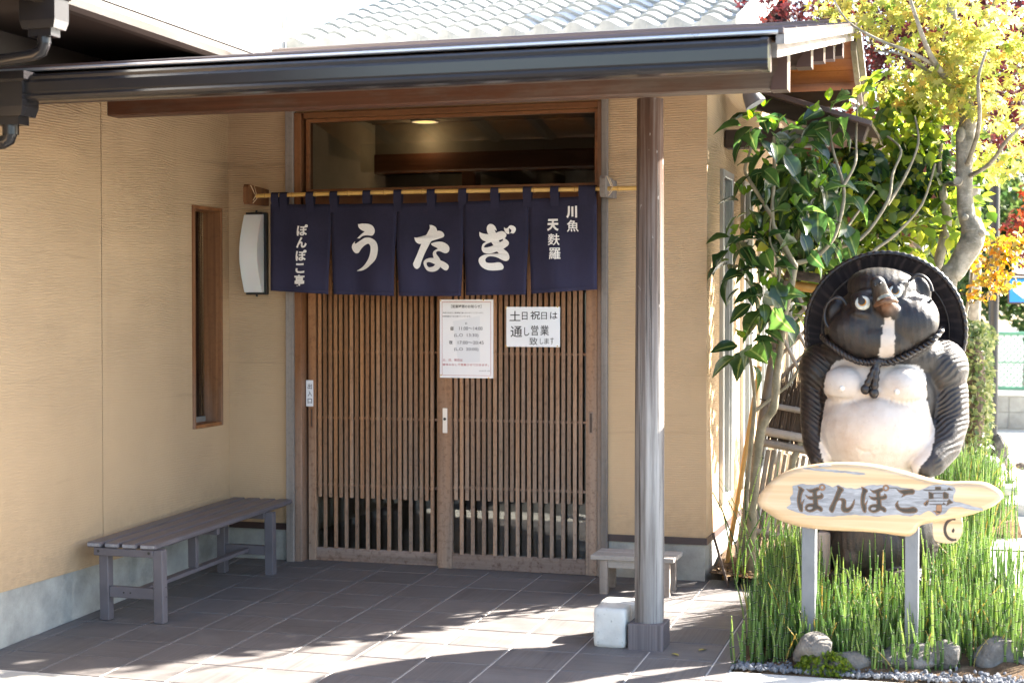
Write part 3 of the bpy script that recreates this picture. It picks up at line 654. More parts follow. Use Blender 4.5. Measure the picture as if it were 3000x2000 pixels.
rf=thing('tiled_roof',(0,YT,ZT),'silver grey roof of wavy clay tiles rising behind the entrance canopy','roof')
for r_ in range(NRW):
    for c_ in range(NC):
        l=r_*TL
        inst('eave_tile' if r_==0 else 'roof_tile', tm1 if r_==0 else tm0, rf, (XT0+c_*pitch, YT+l*math.cos(th), ZT+l*math.sin(th)), rot=(random.uniform(-.006,.006),random.uniform(-.006,.006),random.uniform(-.005,.005)))
ul=lambda y: ZT-.03+TP*(y-YT)
m=MB(); slab(m,XT0,XT0+NC*pitch,YT+.03,YT+3.4,ul,-.08,-.02); m.build('roof_deck',M['darkbrown'],rf)
xe=XT0+NC*pitch
m=MB(); slab(m,xe+.0,xe+.10,YT-.02,YT+3.4,lambda y: ul(y)+.0,-.09,.075); m.build('verge',M['white'],rf)
m=MB(); m.box(-1.7,xe-.1,YT+.7,YT+.8,2.7,3.75); m.build('roof_wall',M['beige'],bld)
# upper storey behind at the right
m=MB(); m.box(xe-.3,2.06,5.5,5.62,2.5,5.2); uw=m.build('upper_storey_wall',M['beige'],bld)
m=MB(); m.box(1.58,1.815,5.44,5.50,3.985,4.6,.01); m.build('shutter_panel',M['navy'],uw)
m=MB(); m.box(1.62,1.70,5.2,5.4,3.70,3.90,.01); m.build('pipe_box',M['navy'],uw)
m=MB(); m.box(1.94,2.0,5.40,5.5,2.6,5.2,.008); m.box(2.01,2.05,5.40,5.5,2.6,5.2,.008); m.build('corner_trim',M['black'],uw)

# ================================================================== SIDE PORCH at the right: lean-to verge, beam, clapboards
sp=thing('side_porch',(2.8,1.6,0),'dark timber side lean-to with red brown clapboards behind the leafy shrub','porch')
MB().box(2.28,2.60,.55,.66,2.335,2.435,.006).build('tie_beam',M['dark_x'],sp); MB().box(2.60,2.84,.548,.662,2.333,2.437,.004).build('sunlit_beam_end',M['gray_x'],sp)  # sun on the outer part of the beam painted as paler wood
m=MB(); p0=P(2200,288,.6); p1=P(2540,392,.6); m.bar(p0,p1,.10,.10,.006); m.build('verge_rafter',M['dark_x'],sp)
m=MB(); p0=P(2190,262,.6); p1=P(2560,372,.6); m.bar((p0.x,.45,p0.z),(p1.x,.45,p1.z),.05,.028,.004); d=(p1-p0); m.add([(p0.x,.44,p0.z+.01),(p1.x,.44,p1.z+.01),(p1.x,3.6,p1.z+.01),(p0.x,3.6,p0.z+.01),(p0.x,.44,p0.z-.015),(p1.x,.44,p1.z-.015),(p1.x,3.6,p1.z-.015),(p0.x,3.6,p0.z-.015)],[(0,1,2,3),(7,6,5,4),(0,4,5,1),(1,5,6,2)]); m.build('lean_to_roof',M['roofmetal'],sp)
MB().box(2.53,2.565,.58,.66,2.437,2.56,.003).build('strut',M['dark_x'],sp)
for i in range(7):
    z=1.95+.128*i; x0=2.28
    m=MB(); m.add([(x0,3.4,z),(3.35,3.4,z),(3.35,3.418,z+.128),(x0,3.418,z+.128),(x0,3.44,z),(3.35,3.44,z),(3.35,3.44,z+.128),(x0,3.44,z+.128)],[(0,1,2,3),(0,4,5,1),(5,6,2,1),(0,3,7,4)]); m.build('clapboard',M['clap'],sp)
# ================================================================== ENTRANCE THINGS
# --- noren curtain
YN=-.205
def cy(x,z):
    k=max(0,min(1,(2.02-z)/.5))
    return YN-.006-.016*k*math.sin(x*13.1+1.0+.8*math.sin(z*3))-.009*k*math.sin(x*31+z*3.0)-.006*math.sin(x*9.+z*5)-.003*math.sin(x*22-z*14)
nr=thing('noren_curtain',(.77,YN,1.52),'dark indigo noren curtain of five cloth panels with white brush lettering over the door','curtain')
ztop=lambda x: 2.026-.016*math.sin(math.pi*(x+.19)/1.93)+.006*(x/1.7)
PB=[(-.106,.2475),(.2485,.634),(.635,1.012),(1.013,1.371),(1.372,1.737)]
zb=[(1.547,1.527),(1.527,1.516),(1.516,1.515),(1.519,1.521),(1.526,1.547)]
slit=[None,1.861,1.859,1.838,1.85,None]
for i,(x0,x1) in enumerate(PB):
    nx_,nz_=16,22; v=[]
    for j in range(nz_+1):
        for k in range(nx_+1):
            u=k/nx_; t_=j/nz_; zt=ztop(x0+(x1-x0)*u); z_b=zb[i][0]+(zb[i][1]-zb[i][0])*u; z=zt+(z_b-zt)*t_
            dl=0 if slit[i] is None or z>slit[i] else .011*(slit[i]-z)/.33
            dr=0 if slit[i+1] is None or z>slit[i+1] else .011*(slit[i+1]-z)/.33
            if i==0: dl=-.004*t_
            x=(x0+dl)+(x1-dr-x0-dl)*u
            yo=0
            if slit[i+1] is not None and z<slit[i+1] : yo-=.010*(u**3)*min(1,(slit[i+1]-z)/.2)
            if slit[i] is not None and z<slit[i]: yo+=.006*((1-u)**3)*min(1,(slit[i]-z)/.2)
            v.append((x,cy(x,z)+yo,z))
    m=MB(); m.add(v,[(j*(nx_+1)+k+1,j*(nx_+1)+k,(j+1)*(nx_+1)+k,(j+1)*(nx_+1)+k+1)[::-1] for j in range(nz_) for k in range(nx_)],0,True)
    pn=m.build('panel',M['cloth'],nr)
    sf=pn.modifiers.new('s','SOLIDIFY'); sf.thickness=.002; sf.offset=1
    m=MB(); e=[]   # hem seam
    for k in range(17):
        u=k/16; x=x0+.006+(x1-x0-.012)*u; z=zb[i][0]+(zb[i][1]-zb[i][0])*u+.022; e.append((x,cy(x,z)-.003-(.010*u**3 if slit[i+1] else 0)*.8,z))
    m.tube(e,.0012,4); m.build('hem',M['navy_stitch'],pn)
# loops over the rod
ROD=2.070
for px in (66,125,305,470,697,910,1140,1357,1578,1802,1990,2185,2243):
    x=P(780+px/2.352,575,YN).x; w_=.046; pts=[]
    for a in range(0,11):
        th_=math.pi*a/10; pts.append((YN-.017*math.cos(th_), ROD+.017*math.sin(th_)))
    zt=ztop(x)
    prof_=[(YN-.009,zt-.045),(YN-.011,zt),(YN-.018,zt+.02)]+pts+[(YN+.016,zt+.02),(YN+.004,zt-.01)]
    m=MB(); n=len(prof_); m.add([(x-w_/2,y,z) for y,z in prof_]+[(x+w_/2,y,z) for y,z in prof_],[(i,i+1,i+1+n,i+n) for i in range(n-1)],0,True)
    lo=m.build('loop',M['cloth'],nr)
# bamboo rod
rd_=thing('bamboo_rod',(.9,YN,ROD),'yellow bamboo rod carrying the indigo curtain across the doorway','rod')
m=MB(); pts=[];rad=[]
nodes_=[-.14,.02,.16,.35,.56,.78,.99,1.2,1.40,1.62,1.85]
x=-.196
while x<2.02:
    d=min(abs(x-q) for q in nodes_); pts.append((x,YN+.002*math.sin(x*5),ROD+.004*math.sin(x*2.2+.5))); rad.append(.0115+(.0025 if d<.006 else 0)); x+=.011
m.tube(pts,rad,12); m.build('stem',M['bamboo'],rd_)
for q in nodes_:
    m=MB(); z=ROD+.004*math.sin(q*2.2+.5); y=YN+.002*math.sin(q*5); m.tube([(q-.002,y,z),(q+.002,y,z)],.0143,12); m.build('node',M['bamboo_node'],rd_)
# brackets with cord
for x0,x1,cut in ((-.248,-.218,0),(1.765,1.795,0)):
    k='left' if x0<0 else 'right'
    t_=thing('rod_bracket',(x0,0,2.03),('dark wooden curtain bracket beside the wall lamp' if x0<0 else 'weathered wooden curtain bracket beside the round post'),'bracket','curtain rod brackets')
    m=MB(); mt=M['frame_z'] if x0<0 else M['gray_z']
    pr=[(-.262,2.04),(-.250,2.022),(0,2.028),(0,2.118),(-.250,2.132),(-.262,2.115)]
    m.add([(x0,y,z) for y,z in pr]+[(x1,y,z) for y,z in pr],[(0,1,2,3,4,5),(11,10,9,8,7,6)]+[(i,i+6,(i+1)%6+6,(i+1)%6) for i in range(6)]); m.build('arm',mt,t_,fix=True)
    m=MB(); m.tube([(x1+.002,-.235,2.128),(x1+.018,-.222,2.085),(x1+.028,-.20,2.062),(x1+.006,-.215,2.03)],.0022,5); m.tube([(x1+.002,-.19,2.125),(x1+.028,-.215,2.078),(x1+.012,-.225,2.045)],.0022,5); m.build('cord',M['sign'],t_)
# --- lettering on the noren (hand traced brush outlines)
U1=[(330,118),(360,125),(440,112),(530,110),(650,120),(740,155),(800,215),(832,300),(825,380),(790,440),(755,463),(700,463),(620,455),(540,458),(470,475),(410,510),(370,545),(320,540),(280,555),(370,470),(450,405),(535,345),(440,300),(375,250),(340,190)]
U2=[(225,630),(205,690),(240,698),(330,645),(430,585),(520,535),(610,520),(700,530),(790,570),(860,630),(905,710),(930,830),(925,950),(905,1060),(870,1160),(800,1250),(720,1320),(620,1400),(520,1455),(420,1490),(330,1502),(235,1500),(330,1450),(430,1390),(520,1310),(600,1210),(660,1100),(695,980),(710,860),(705,790),(680,730),(640,703),(590,715),(510,760),(430,830),(370,900),(330,955),(285,980),(220,975),(160,920),(120,830),(125,750),(160,690)]
N1=[(590,95),(650,95),(720,120),(780,160),(810,215),(820,268),(880,265),(950,280),(1010,325),(1045,390),(1030,440),(980,470),(850,510),(740,540),(640,578),(590,650),(520,780),(450,920),(395,1060),(350,1190),(320,1310),(280,1370),(235,1395),(185,1370),(145,1310),(130,1240),(170,1130),(230,970),(290,800),(345,655),(280,650),(220,615),(180,560),(155,460),(220,465),(300,445),(400,415),(490,385),(540,300),(595,200),(600,150)]
N2=[(630,640),(720,610),(830,592),(930,588),(1030,610),(1120,660),(1180,720),(1200,790),(1190,860),(1150,910),(1090,930),(1020,915),(950,885),(880,868),(820,880),(795,915),(810,960),(860,1020),(910,1090),(935,1140),(1000,1165),(1090,1215),(1160,1275),(1180,1340),(1150,1410),(1100,1440),(1040,1420),(970,1370),(920,1335),(890,1390),(820,1440),(740,1470),(640,1475),(550,1455),(480,1395),(430,1300),(412,1210),(440,1140),(500,1095),(590,1070),(660,1068),(720,1070),(700,1000),(692,930),(720,870),(780,830),(850,800),(810,765),(730,730),(660,690)]
N2h=[(500,1210),(550,1188),(620,1200),(700,1230),(770,1258),(720,1310),(650,1335),(590,1345),(540,1325),(505,1270)]
G1=[(130,350),(200,390),(290,410),(385,420),(350,330),(340,240),(365,165),(410,125),(460,118),(520,135),(580,185),(615,250),(640,325),(570,285),(610,380),(690,350),(770,330),(840,340),(890,375),(925,430),(915,490),(870,545),(940,590),(985,640),(995,700),(960,760),(890,810),(825,855),(900,910),(960,970),(995,1050),(1000,1120),(970,1180),(910,1210),(840,1205),(760,1170),(670,1120),(570,1085),(460,1072),(390,1085),(335,1125),(310,1180),(325,1235),(370,1265),(450,1272),(550,1265),(640,1250),(710,1255),(770,1290),(815,1360),(815,1420),(780,1460),(720,1475),(600,1490),(480,1492),(370,1475),(270,1430),(180,1350),(130,1260),(118,1190),(140,1120),(200,1070),(280,1030),(380,1010),(490,1000),(600,994),(690,988),(640,930),(560,958),(470,986),(390,994),(310,986),(245,950),(205,880),(205,790),(235,710),(325,640),(240,605),(170,540),(130,460)]
G1h=[[(265,795),(300,740),(380,690),(475,655),(540,752),(450,785),(350,810),(280,812)],[(695,605),(815,560),(825,605),(725,660)]]
G2=[(860,210),(890,245),(930,250),(970,230),(1010,180),(1060,160),(1130,175),(1190,220),(1205,280),(1180,350),(1140,395),(1110,400),(1080,388),(1020,390),(1050,370),(1075,320),(1060,280),(1000,240),(1005,320),(1012,410),(960,410),(910,380),(875,320),(855,260)]
def trace(loop, ox, oy, s, Y, sm=3):
    l=smooth_loop(loop,sm) if sm else loop
    q=[P(ox+x/s,oy+y/s,Y) for x,y in l]; return [(p.x,p.z) for p in q]
def ccw(l): 
    a=sum(l[i][0]*l[(i+1)%len(l)][1]-l[(i+1)%len(l)][0]*l[i][1] for i in range(len(l))); return l if a>0 else l[::-1]
def brush(name, parts, ox, oy, s):
    m=MB()
    for outer,holes in parts:
        q=MB(); q.poly(ccw(trace(outer,ox,oy,s,YN,3)),0,[ccw(trace(h,ox,oy,s,YN,3)) for h in holes])
        m.add([(v[0],cy(v[0],v[2])-.0075,v[2]) for v in q.v],q.f)
    return m.build(name,M['print'],nr)
# tessellate with extra interior points is unnecessary: the cloth is nearly flat behind each character
brush('lettering',[(U1,[]),(U2,[])],1020,645,10.114)
brush('lettering',[(N1,[]),(N2,[N2h])],1200,650,10.115)
brush('lettering',[(G1,G1h),(G2,[])],1395,645,10.115)
for ch,x0,x1,y0,y1,bo in (('ぽ',873,905,658,691.5,.028),('ん',873,903,695,727,.032),('ぽ',872,903,732,765,.028),('こ',871.5,898,771,801,.035),('亭',868,899,804.5,841.5,.022),('川',1660.6,1692,604,639,.035),('魚',1662,1696,645,679,.012),('天',1605,1639,642,677,.03),('麩',1608,1642,685,719,.0),('羅',1612,1645,726,760,.004)):
    a=P(x0,y0,YN); b_=P(x1,y1,YN); m=MB(); dense=ch in '魚麩羅亭天川'
    for q_,(dx_,dz_) in enumerate(((0,0),(.0011,.0002),(-.0011,-.0002),(0,.0009),(0,-.0009)) if dense else ((0,0),(.0006,0),(-.0006,0))): text(m,ch,a.x+.001+dx_,a.z-.001+dz_,b_.x-a.x-.002,a.z-b_.z-.002,0,lambda x,z: cy(x,z)-.006-.0002*q_,0 if ch in '魚麩羅' else bo)
    m.build('lettering',M['print'],nr)
# --- wall lamp
wl=thing('wall_lamp',(-.28,0,1.76),'unlit white wall lamp with an arched diffuser and black end plates left of the curtain','wall lamp')
m=MB(); m.box(-.335,-.220,-.030,-.001,1.527,1.990,.003); m.box(-.335,-.232,-.058,-.030,1.527,1.538,.002); m.box(-.335,-.232,-.058,-.030,1.979,1.990,.002); m.build('back_plate',M['black'],wl)
m=MB(); ns=16; v=[]
for x in (-.345,-.236):
    for k in range(ns+1):
        u=k/ns; v.append((x,-.034-.022-.062*math.sin(math.pi*u),1.540+.437*u))
    for u in (1,0): v.append((x,-.030,1.540+.437*u))
n=ns+3; m.add(v,[tuple(range(n)),tuple(range(2*n-1,n-1,-1))]); m.add(v,[(i,(i+1)%n,(i+1)%n+n,i+n) for i in range(n)],0,False); m.build('diffuser',M['lampdiff'],wl,fix=True)
m=MB(); m.tube([(-.285,-.022,1.990),(-.285,-.022,2.003)],.006,8); m.tube([(-.285,-.022,1.527),(-.285,-.022,1.516)],.006,8); m.build('thumb_screw',M['black'],wl)
# --- notices on the right door
YP=-.0062
NP=lambda x,y: P(1270+x/5.8075,860+y/5.8075,YP)
def paper(name,c0,c1,label):
    a,b_=NP(*c0),NP(*c1); t_=thing(name,(a.x,YP,b_.z),label,'notice'); m=MB(); m.box(a.x,b_.x,YP,YP+.0018,b_.z,a.z); m.build('sheet',M['paper'],t_); return t_,a,b_
n1,a,b_=paper('notice',(108,100),(1017,1440),'tall laminated notice of opening hours with red text, pinned to the lattice door')
def ln(par,mat,lines,bold):
    for s_,x0,x1,y0,y1 in lines:
        m=MB(); A=NP(x0,y0);B=NP(x1,y1); text(m,s_,A.x,A.z,B.x-A.x,A.z-B.z,YP-.0012,None,bold); m.build('print',mat,par)
m=MB()
for (x0,y0,x1,y1) in ((145,140,978,146),(145,1387,978,1393),(145,146,151,1387),(972,146,978,1387)):
    A=NP(x0,y0);B=NP(x1,y1); m.add([(A.x,YP-.001,B.z),(B.x,YP-.001,B.z),(B.x,YP-.001,A.z),(A.x,YP-.001,A.z)],[(0,1,2,3)])
m.build('border',M['ink_red'],n1)
m=MB(); q=[NP(*p) for p in ((330,470),(790,375),(790,1160),(420,1185))][::-1]; m.add([(p.x,YP-.0005,p.z) for p in q],[(0,1,2,3)]); m.build('watermark',M['wm'],n1)
ln(n1,M['ink'],[('［営業時間のお知らせ］',300,815,190,245)],.012)
ln(n1,M['ink_gray'],[('平素は当店をご愛顧賜り誠にありがとうございます。',155,850,312,340),('営業時間は下記の通りでございます。',155,640,372,400),('記',540,574,487,523),('11:00～14:00',437,835,562,622),('(L.O  13:30)',352,765,678,748),('17:00～20:45',415,855,803,862),('(L.O  20:00)',352,765,916,985),('ぽんぽこ亭　店主',780,962,1300,1324)],.004)
ln(n1,M['ink'],[('昼',285,348,562,624),('夜',266,328,797,862)],.012)
ln(n1,M['ink_red'],[('土、日、祝日は',158,497,1105,1150),('昼休みなしで営業させて頂きます。',155,940,1185,1232)],.010)
n2,a,b_=paper('notice',(1240,225),(2152,908),'small handwritten white notice pinned to the lattice right of the tall one')
ln(n2,M['ink'],[('土',1295,1480,295,465),('日',1505,1600,312,445),('祝',1650,1815,295,442),('日',1835,1930,315,438),('は',1985,2110,312,432),('通',1312,1510,552,740),('し',1545,1632,572,718),('営',1662,1785,538,712),('業',1818,1965,538,712)],.008)
ln(n2,M['ink'],[('致',1632,1772,745,875),('し',1812,1870,760,858),('ま',1885,1968,758,855),('す',1990,2045,742,865)],.004)
for par,pins in ((n1,((125,117),(852,110),(130,1384),(940,1432))),(n2,((1238,236),(2110,228),(1238,892),(2108,892)))):
    for x,y in pins:
        A=NP(x,y); m=MB(); m.tube([(A.x,YP-.0035,A.z),(A.x,YP,A.z)],.0033,10); m.build('pin',M['pin'],par)
# entrance plate on the left door stile
A=P(897,1113,.044);B=P(918,1190,.044); t_=thing('entrance_plate',(A.x,.044,B.z),'small white vertical plate lettered on the left door stile','sign')
MB().box(A.x,B.x,.041,.0445,B.z,A.z,.0008).build('plate',M['paper'],t_)
m=MB()
for ch,y0,y1 in (('出',1123,1139),('入',1145,1160),('口',1167,1181)):
    C0=P(901.5,y0,.04);C1=P(914.,y1,.04); text(m,ch,C0.x,C0.z,C1.x-C0.x,C0.z-C1.z,.0398,None,.012)
m.build('lettering',M['ink_gray'],t_)
# --- bench
bn=thing('bench',(-.2,-1.6,-.022),'long dark painted slatted bench along the left plaster wall','bench'); bn.rotation_euler=(.024,0,0)
ORG[bn.name]=Vector((-.2,-1.6,-.022))
sx=[(-.399,-.321),(-.304,-.227),(-.212,-.133),(-.117,-.032)]
for x0,x1 in sx:
    s_=MB().box(x0,x1,-1.6,-.085,.324,.350,.007).build('slat',M['bench'],bn); MB().box(x0+.006,x1-.006,-1.6012,-1.599,.330,.345,.001).build('worn_end',M['bench_end'],s_)
for x in (-.3155,-.0295):
    for y in (-1.565,-.385): MB().box(x-.024,x+.024,y-.024,y+.024,-.022,.323,.003).build('leg',M['bench'],bn)
for y in (-1.565,-.385):
    MB().box(-.2912,-.0538,y-.014,y+.014,.088,.140,.002).build('stretcher',M['bench'],bn)
    MB().box(-.36,-.05,y-.034,y-.0245,.288,.3235,.002).build('apron',M['bench'],bn)
MB().box(-.195,-.150,-1.550,-.400,.103,.123,.002).build('long_stretcher',M['bench'],bn)
MB().box(-.20,-.155,-.985,-.955,.124,.3235,.002).build('strut',M['bench'],bn); MB().box(-.36,-.05,-.954,-.925,.29,.3235,.002).build('apron',M['bench'],bn)
m=MB()
for x in (-.215,-.18): m.tube([(x,-1.5805,.114),(x,-1.578,.114)],.0045,8)
for z in (.10,.145): m.tube([(-.0065,-1.556,z),(-.004,-1.556,z)],.0035,8)
for x in (-.335,-.068): m.tube([(x,-1.6005,.309),(x,-1.598,.309)],.007,8)
m.build('screw',M['screw'],bn)
# --- small stool
st_=thing('low_stool',(1.975,-.32,.015),'low silvered wooden stool half hidden behind the round post','stool')
for y0,y1 in ((-.446,-.325),(-.322,-.20)): MB().box(1.763,2.188,y0,y1,.186,.208,.002).build('seat',M['gray_x'],st_)
for x in (1.827,2.142):
    for y in (-.41,-.245): MB().box(x-.021,x+.021,y-.019,y+.019,.010,.185,.002).build('leg',M['gray_z'],st_)
MB().box(1.849,2.120,-.425,-.405,.145,.184,.001).build('rail',M['gray_x'],st_); MB().box(1.849,2.120,-.25,-.23,.145,.184,.001).build('rail',M['gray_x'],st_)
# --- rough blocks by the post
def rough_block(x0,x1,y0,y1,z0,z1,amp,rnd):
    me=bpy.data.meshes.new('block'); b=bmesh.new(); bmesh.ops.create_cube(b,size=1.0); bmesh.ops.subdivide_edges(b,edges=b.edges,cuts=7,use_grid_fill=True)
    for v in b.verts:
        p=v.co*2; l=p.length
        q=Vector([math.copysign(min(1,abs(c_)**1.0),c_) for c_ in p])
        e=sorted(abs(c_) for c_ in p); k=max(0,e[1]-(1-rnd))/rnd   # round the edges
        q*=1-.045*k*k-.03*max(0,e[0]-(1-rnd))/rnd
        h=math.sin(p.x*5+p.y*3)*math.cos(p.z*4+p.x*2)*amp+rng.normal(0,amp*.35); q+=q.normalized()*h
        v.co=Vector(((x0+x1)/2+q.x*(x1-x0)/2,(y0+y1)/2+q.y*(y1-y0)/2,(z0+z1)/2+q.z*(z1-z0)/2))
    for f in b.faces: f.smooth=True
    b.to_mesh(me); b.free(); me.materials.append(M['block']); return me
o=bpy.data.objects.new('concrete_block',rough_block(2.032,2.176,-1.492,-1.350,-.022,.152,.012,.3)); col.objects.link(o); tag(o,'rough pale concrete block standing against the tiled foot of the post','block','concrete blocks by the post')
o=bpy.data.objects.new('concrete_block',rough_block(2.015,2.20,-1.31,-1.18,-.018,.146,.014,.35)); col.objects.link(o); tag(o,'rounded pale block behind the front block, partly hidden by the post','block','concrete blocks by the post')
# fallen leaves on the tiles
lm_=MB(); lm_.add([(0,-.018,0),(.008,-.006,.003),(.006,.010,.004),(0,.022,.001),(-.006,.010,.003),(-.008,-.006,.004)],[(0,1,2,3),(0,3,4,5)],0,True); lme=lm_.mesh('fallen_leaf',plain('dry_leaf',(.33,.27,.06),.6,0,.3,20.))
for (px,py,a_,s_,lab) in ((1979,1919,1.,1.,'single yellow fallen leaf beside the post foot on the tiles'),(2059,1905,2.6,1.1,'dry fallen leaf on the tiles between the post foot and the horsetails')):
    d=_f+_r*((px-1500)/FPX)-_u*((py-1000)/FPX); k=(.025+.03*CAM.y-CAM.z)/(d.z-.03*d.y); p=CAM+d*k
    o=bpy.data.objects.new('fallen_leaf',lme); col.objects.link(o); o.location=p+Vector((0,0,.003)); o.rotation_euler=(.03,0,a_); o.scale=(s_*1.2,)*3; tag(o,lab,'leaf')

# ================================================================== SIGN BOARD
YB=-1.50
BO=[(2.743,.63),(2.743,.654),(2.76,.683),(2.793,.72),(2.84,.757),(2.901,.783),(2.976,.799),(3.041,.808),(3.11,.812),(3.179,.81),(3.248,.802),(3.316,.788),(3.384,.771),(3.451,.753),(3.518,.745),(3.584,.748),(3.65,.747),(3.685,.735),(3.716,.715),(3.727,.697),(3.723,.681),(3.695,.655),(3.651,.632),(3.585,.607),(3.519,.591),(3.452,.576),(3.416,.566),(3.4,.556),(3.389,.537),(3.371,.52),(3.349,.515),(3.313,.517),(3.249,.524),(3.158,.527),(3.042,.527),(2.949,.533),(2.879,.546),(2.822,.566),(2.779,.593),(2.755,.611)]
sg=thing('sign_board',(3.2,-1.47,0),'pale carved driftwood shaped name board standing on two grey posts in front of the statue','sign')
BO=ccw(smooth_loop(BO,3)); nB=len(BO)
nrm=[]
for i in range(nB):
    a=np.array(BO[i-1]);b_=np.array(BO[(i+1)%nB]); d=b_-a; nn=np.array([d[1],-d[0]])/np.linalg.norm(d); nrm.append(nn)
def ring(d): return [(BO[i][0]-nrm[i][0]*d*(1.9 if BO[i][0]<2.95 and BO[i][1]<.72 else 1),BO[i][1]-nrm[i][1]*d*(1.9 if BO[i][0]<2.95 and BO[i][1]<.72 else 1)) for i in range(nB)]
m=MB(); lv=[(.020,YB),(.012,YB+.003),(.004,YB+.012),(0,YB+.025),(.001,YB+.055),(.010,YB+.070)]
vv=[]
for d,y in lv: vv+=[(x,y,z) for x,z in ring(d)]
m.add(vv,[(k*nB+i,(k+1)*nB+i,(k+1)*nB+(i+1)%nB,k*nB+(i+1)%nB)[::-1] for k in range(len(lv)-1) for i in range(nB)],0,True)
m.poly(ring(.020),YB); q=MB(); q.poly(ring(.010),YB+.070); m.add(q.v,[f[::-1] for f in q.f])
bd=m.build('board',M['sign'],sg)
CH=[(370,250),(450,235),(560,240),(640,220),(690,245),(720,265),(770,240),(850,270),(960,270),(1020,245),(1200,235),(1300,255),(1480,290),(1590,245),(1700,235),(1800,260),(1810,300),(1785,330),(1790,380),(1900,410),(2050,450),(2050,470),(1960,465),(1830,430),(1760,440),(1700,500),(1640,515),(1580,470),(1520,480),(1490,510),(1400,515),(1280,500),(1100,520),(950,505),(700,520),(500,505),(400,480),(310,440),(350,400),(345,350),(370,320)]
def bpoly(loop,ox,oy,s,y,mat,name,par,holes=(),sm=3,th_=.0012):
    m=MB(); m.prism(ccw(trace(loop,ox,oy,s,YB,sm)),y,y+th_,[ccw(trace(h,ox,oy,s,YB,sm)) for h in holes]); return m.build(name,mat,par)
def wob(l,a=6):
    out=[]
    for i in range(len(l)):
        p=np.array(l[i],float);q=np.array(l[(i+1)%len(l)],float); n_=max(1,int(np.linalg.norm(q-p)/28))
        for k in range(n_): t_=k/n_; out.append(tuple(p+(q-p)*t_+rng.normal(0,a*.5,2)))
    return out
bpoly(wob(CH),2200,1340,3.015,YB-.0012,M['chisel'],'chiselled_ground',bd,sm=2)
bpoly(wob([(430,95),(520,85),(560,95),(640,98),(760,112),(900,122),(1005,135),(1010,148),(960,152),(860,138),(720,128),(600,118),(520,108)],3),2200,1340,3.015,YB-.0008,M['chisel'],'grey_streak',bd,sm=2)
bpoly([(585,68),(640,62),(710,68),(700,82),(620,88)],2200,1340,3.015,YB+.004,M['chisel'],'grey_streak',bd,sm=2,th_=.004)
A1=[(160,215),(220,235),(290,275),(335,310),(335,350),(300,390),(275,450),(260,540),(255,640),(270,690),(300,640),(345,565),(320,660),(300,720),(305,800),(300,880),(290,920),(250,925),(215,895),(185,830),(160,740),(145,640),(150,530),(165,430),(185,340),(190,280)]
A2=[(395,275),(440,310),(520,312),(620,280),(690,255),(750,262),(775,310),(730,350),(690,375),(690,470),(760,470),(800,440),(795,400),(840,430),(870,480),(850,540),(780,570),(715,575),(715,660),(730,740),(790,770),(840,820),(850,880),(820,915),(780,910),(730,870),(690,860),(640,890),(560,925),(480,930),(410,900),(365,850),(365,790),(400,735),(470,700),(590,690),(580,590),(500,585),(440,555),(395,500),(370,455),(430,490),(510,500),(575,490),(570,400),(500,390),(450,350)]
A2h=[(425,820),(460,785),(520,780),(580,800),(550,845),(490,862),(440,850)]
rg=lambda cx_,cy_,r_: [(cx_+r_*math.cos(2*math.pi*k/20),cy_+r_*math.sin(2*math.pi*k/20)) for k in range(20)]
Nn=[(1240,215),(1310,225),(1380,265),(1425,310),(1420,340),(1370,400),(1330,480),(1290,575),(1340,555),(1410,550),(1470,580),(1495,640),(1490,720),(1490,790),(1530,815),(1600,780),(1660,700),(1700,620),(1730,570),(1725,680),(1690,790),(1640,870),(1570,930),(1500,945),(1420,930),(1370,870),(1355,800),(1370,720),(1370,640),(1330,600),(1270,620),(1230,690),(1200,780),(1170,870),(1130,940),(1080,935),(1035,885),(1030,830),(1080,720),(1140,600),(1200,450),(1250,330),(1265,270)]
K1=[(600,270),(650,310),(740,315),(850,305),(960,290),(1030,290),(1080,330),(1075,390),(1030,425),(940,425),(850,445),(790,475),(730,500),(785,425),(720,395),(650,340)]
K2=[(655,590),(640,650),(660,730),(720,780),(820,790),(920,785),(1000,760),(1060,760),(1130,795),(1160,850),(1130,900),(1060,920),(940,925),(820,920),(720,890),(630,830),(575,750),(575,690),(610,630)]
def inset(l,d):
    l=ccw([(x,-y) for x,y in l]); l=[(x,-y) for x,y in l]; n=len(l); out=[]
    for i in range(n):
        a=np.array(l[i-1],float);c_=np.array(l[(i+1)%n],float); t_=c_-a; nn=np.array([t_[1],-t_[0]])/(np.linalg.norm(t_)+1e-9)
        out.append(tuple(np.array(l[i],float)+nn*d))
    if d>8:   # drop points that crossed a thin part of the stroke
        A_=np.array(l,float); B_=np.roll(A_,-1,0); keep=[]
        for p in out:
            p_=np.array(p); ab=B_-A_; tt=np.clip(((p_-A_)*ab).sum(1)/((ab*ab).sum(1)+1e-9),0,1); dd=np.linalg.norm(A_+ab*tt[:,None]-p_,axis=1).min()
            if dd>.8*d: keep.append(p)
        if len(keep)>3: out=keep
    return out
def letter(parts,ox,oy,s,k=1.0):
    # burnt recess edge, brown bevel and dark floor of each carved stroke
    m=MB(); mats=[M['scorch'],M['burnt_edge'],M['burnt']]
    for outer,holes,sm in parts:
        o=smooth_loop(outer,3) if sm else outer; hs_=[smooth_loop(h,2) for h in holes]
        for lvl,(d,mi) in enumerate(((-8*k,0),(5*k,1),(17*k,2))):
            oo=inset(o,d); hh=[inset(h,-d*.55) for h in hs_]
            m.poly(ccw(trace(oo,ox,oy,s,YB,0)),YB-.0016-.0004*lvl,[ccw(trace(h,ox,oy,s,YB,0)) for h in hh],mi)
    return m.build('lettering',mats,bd)
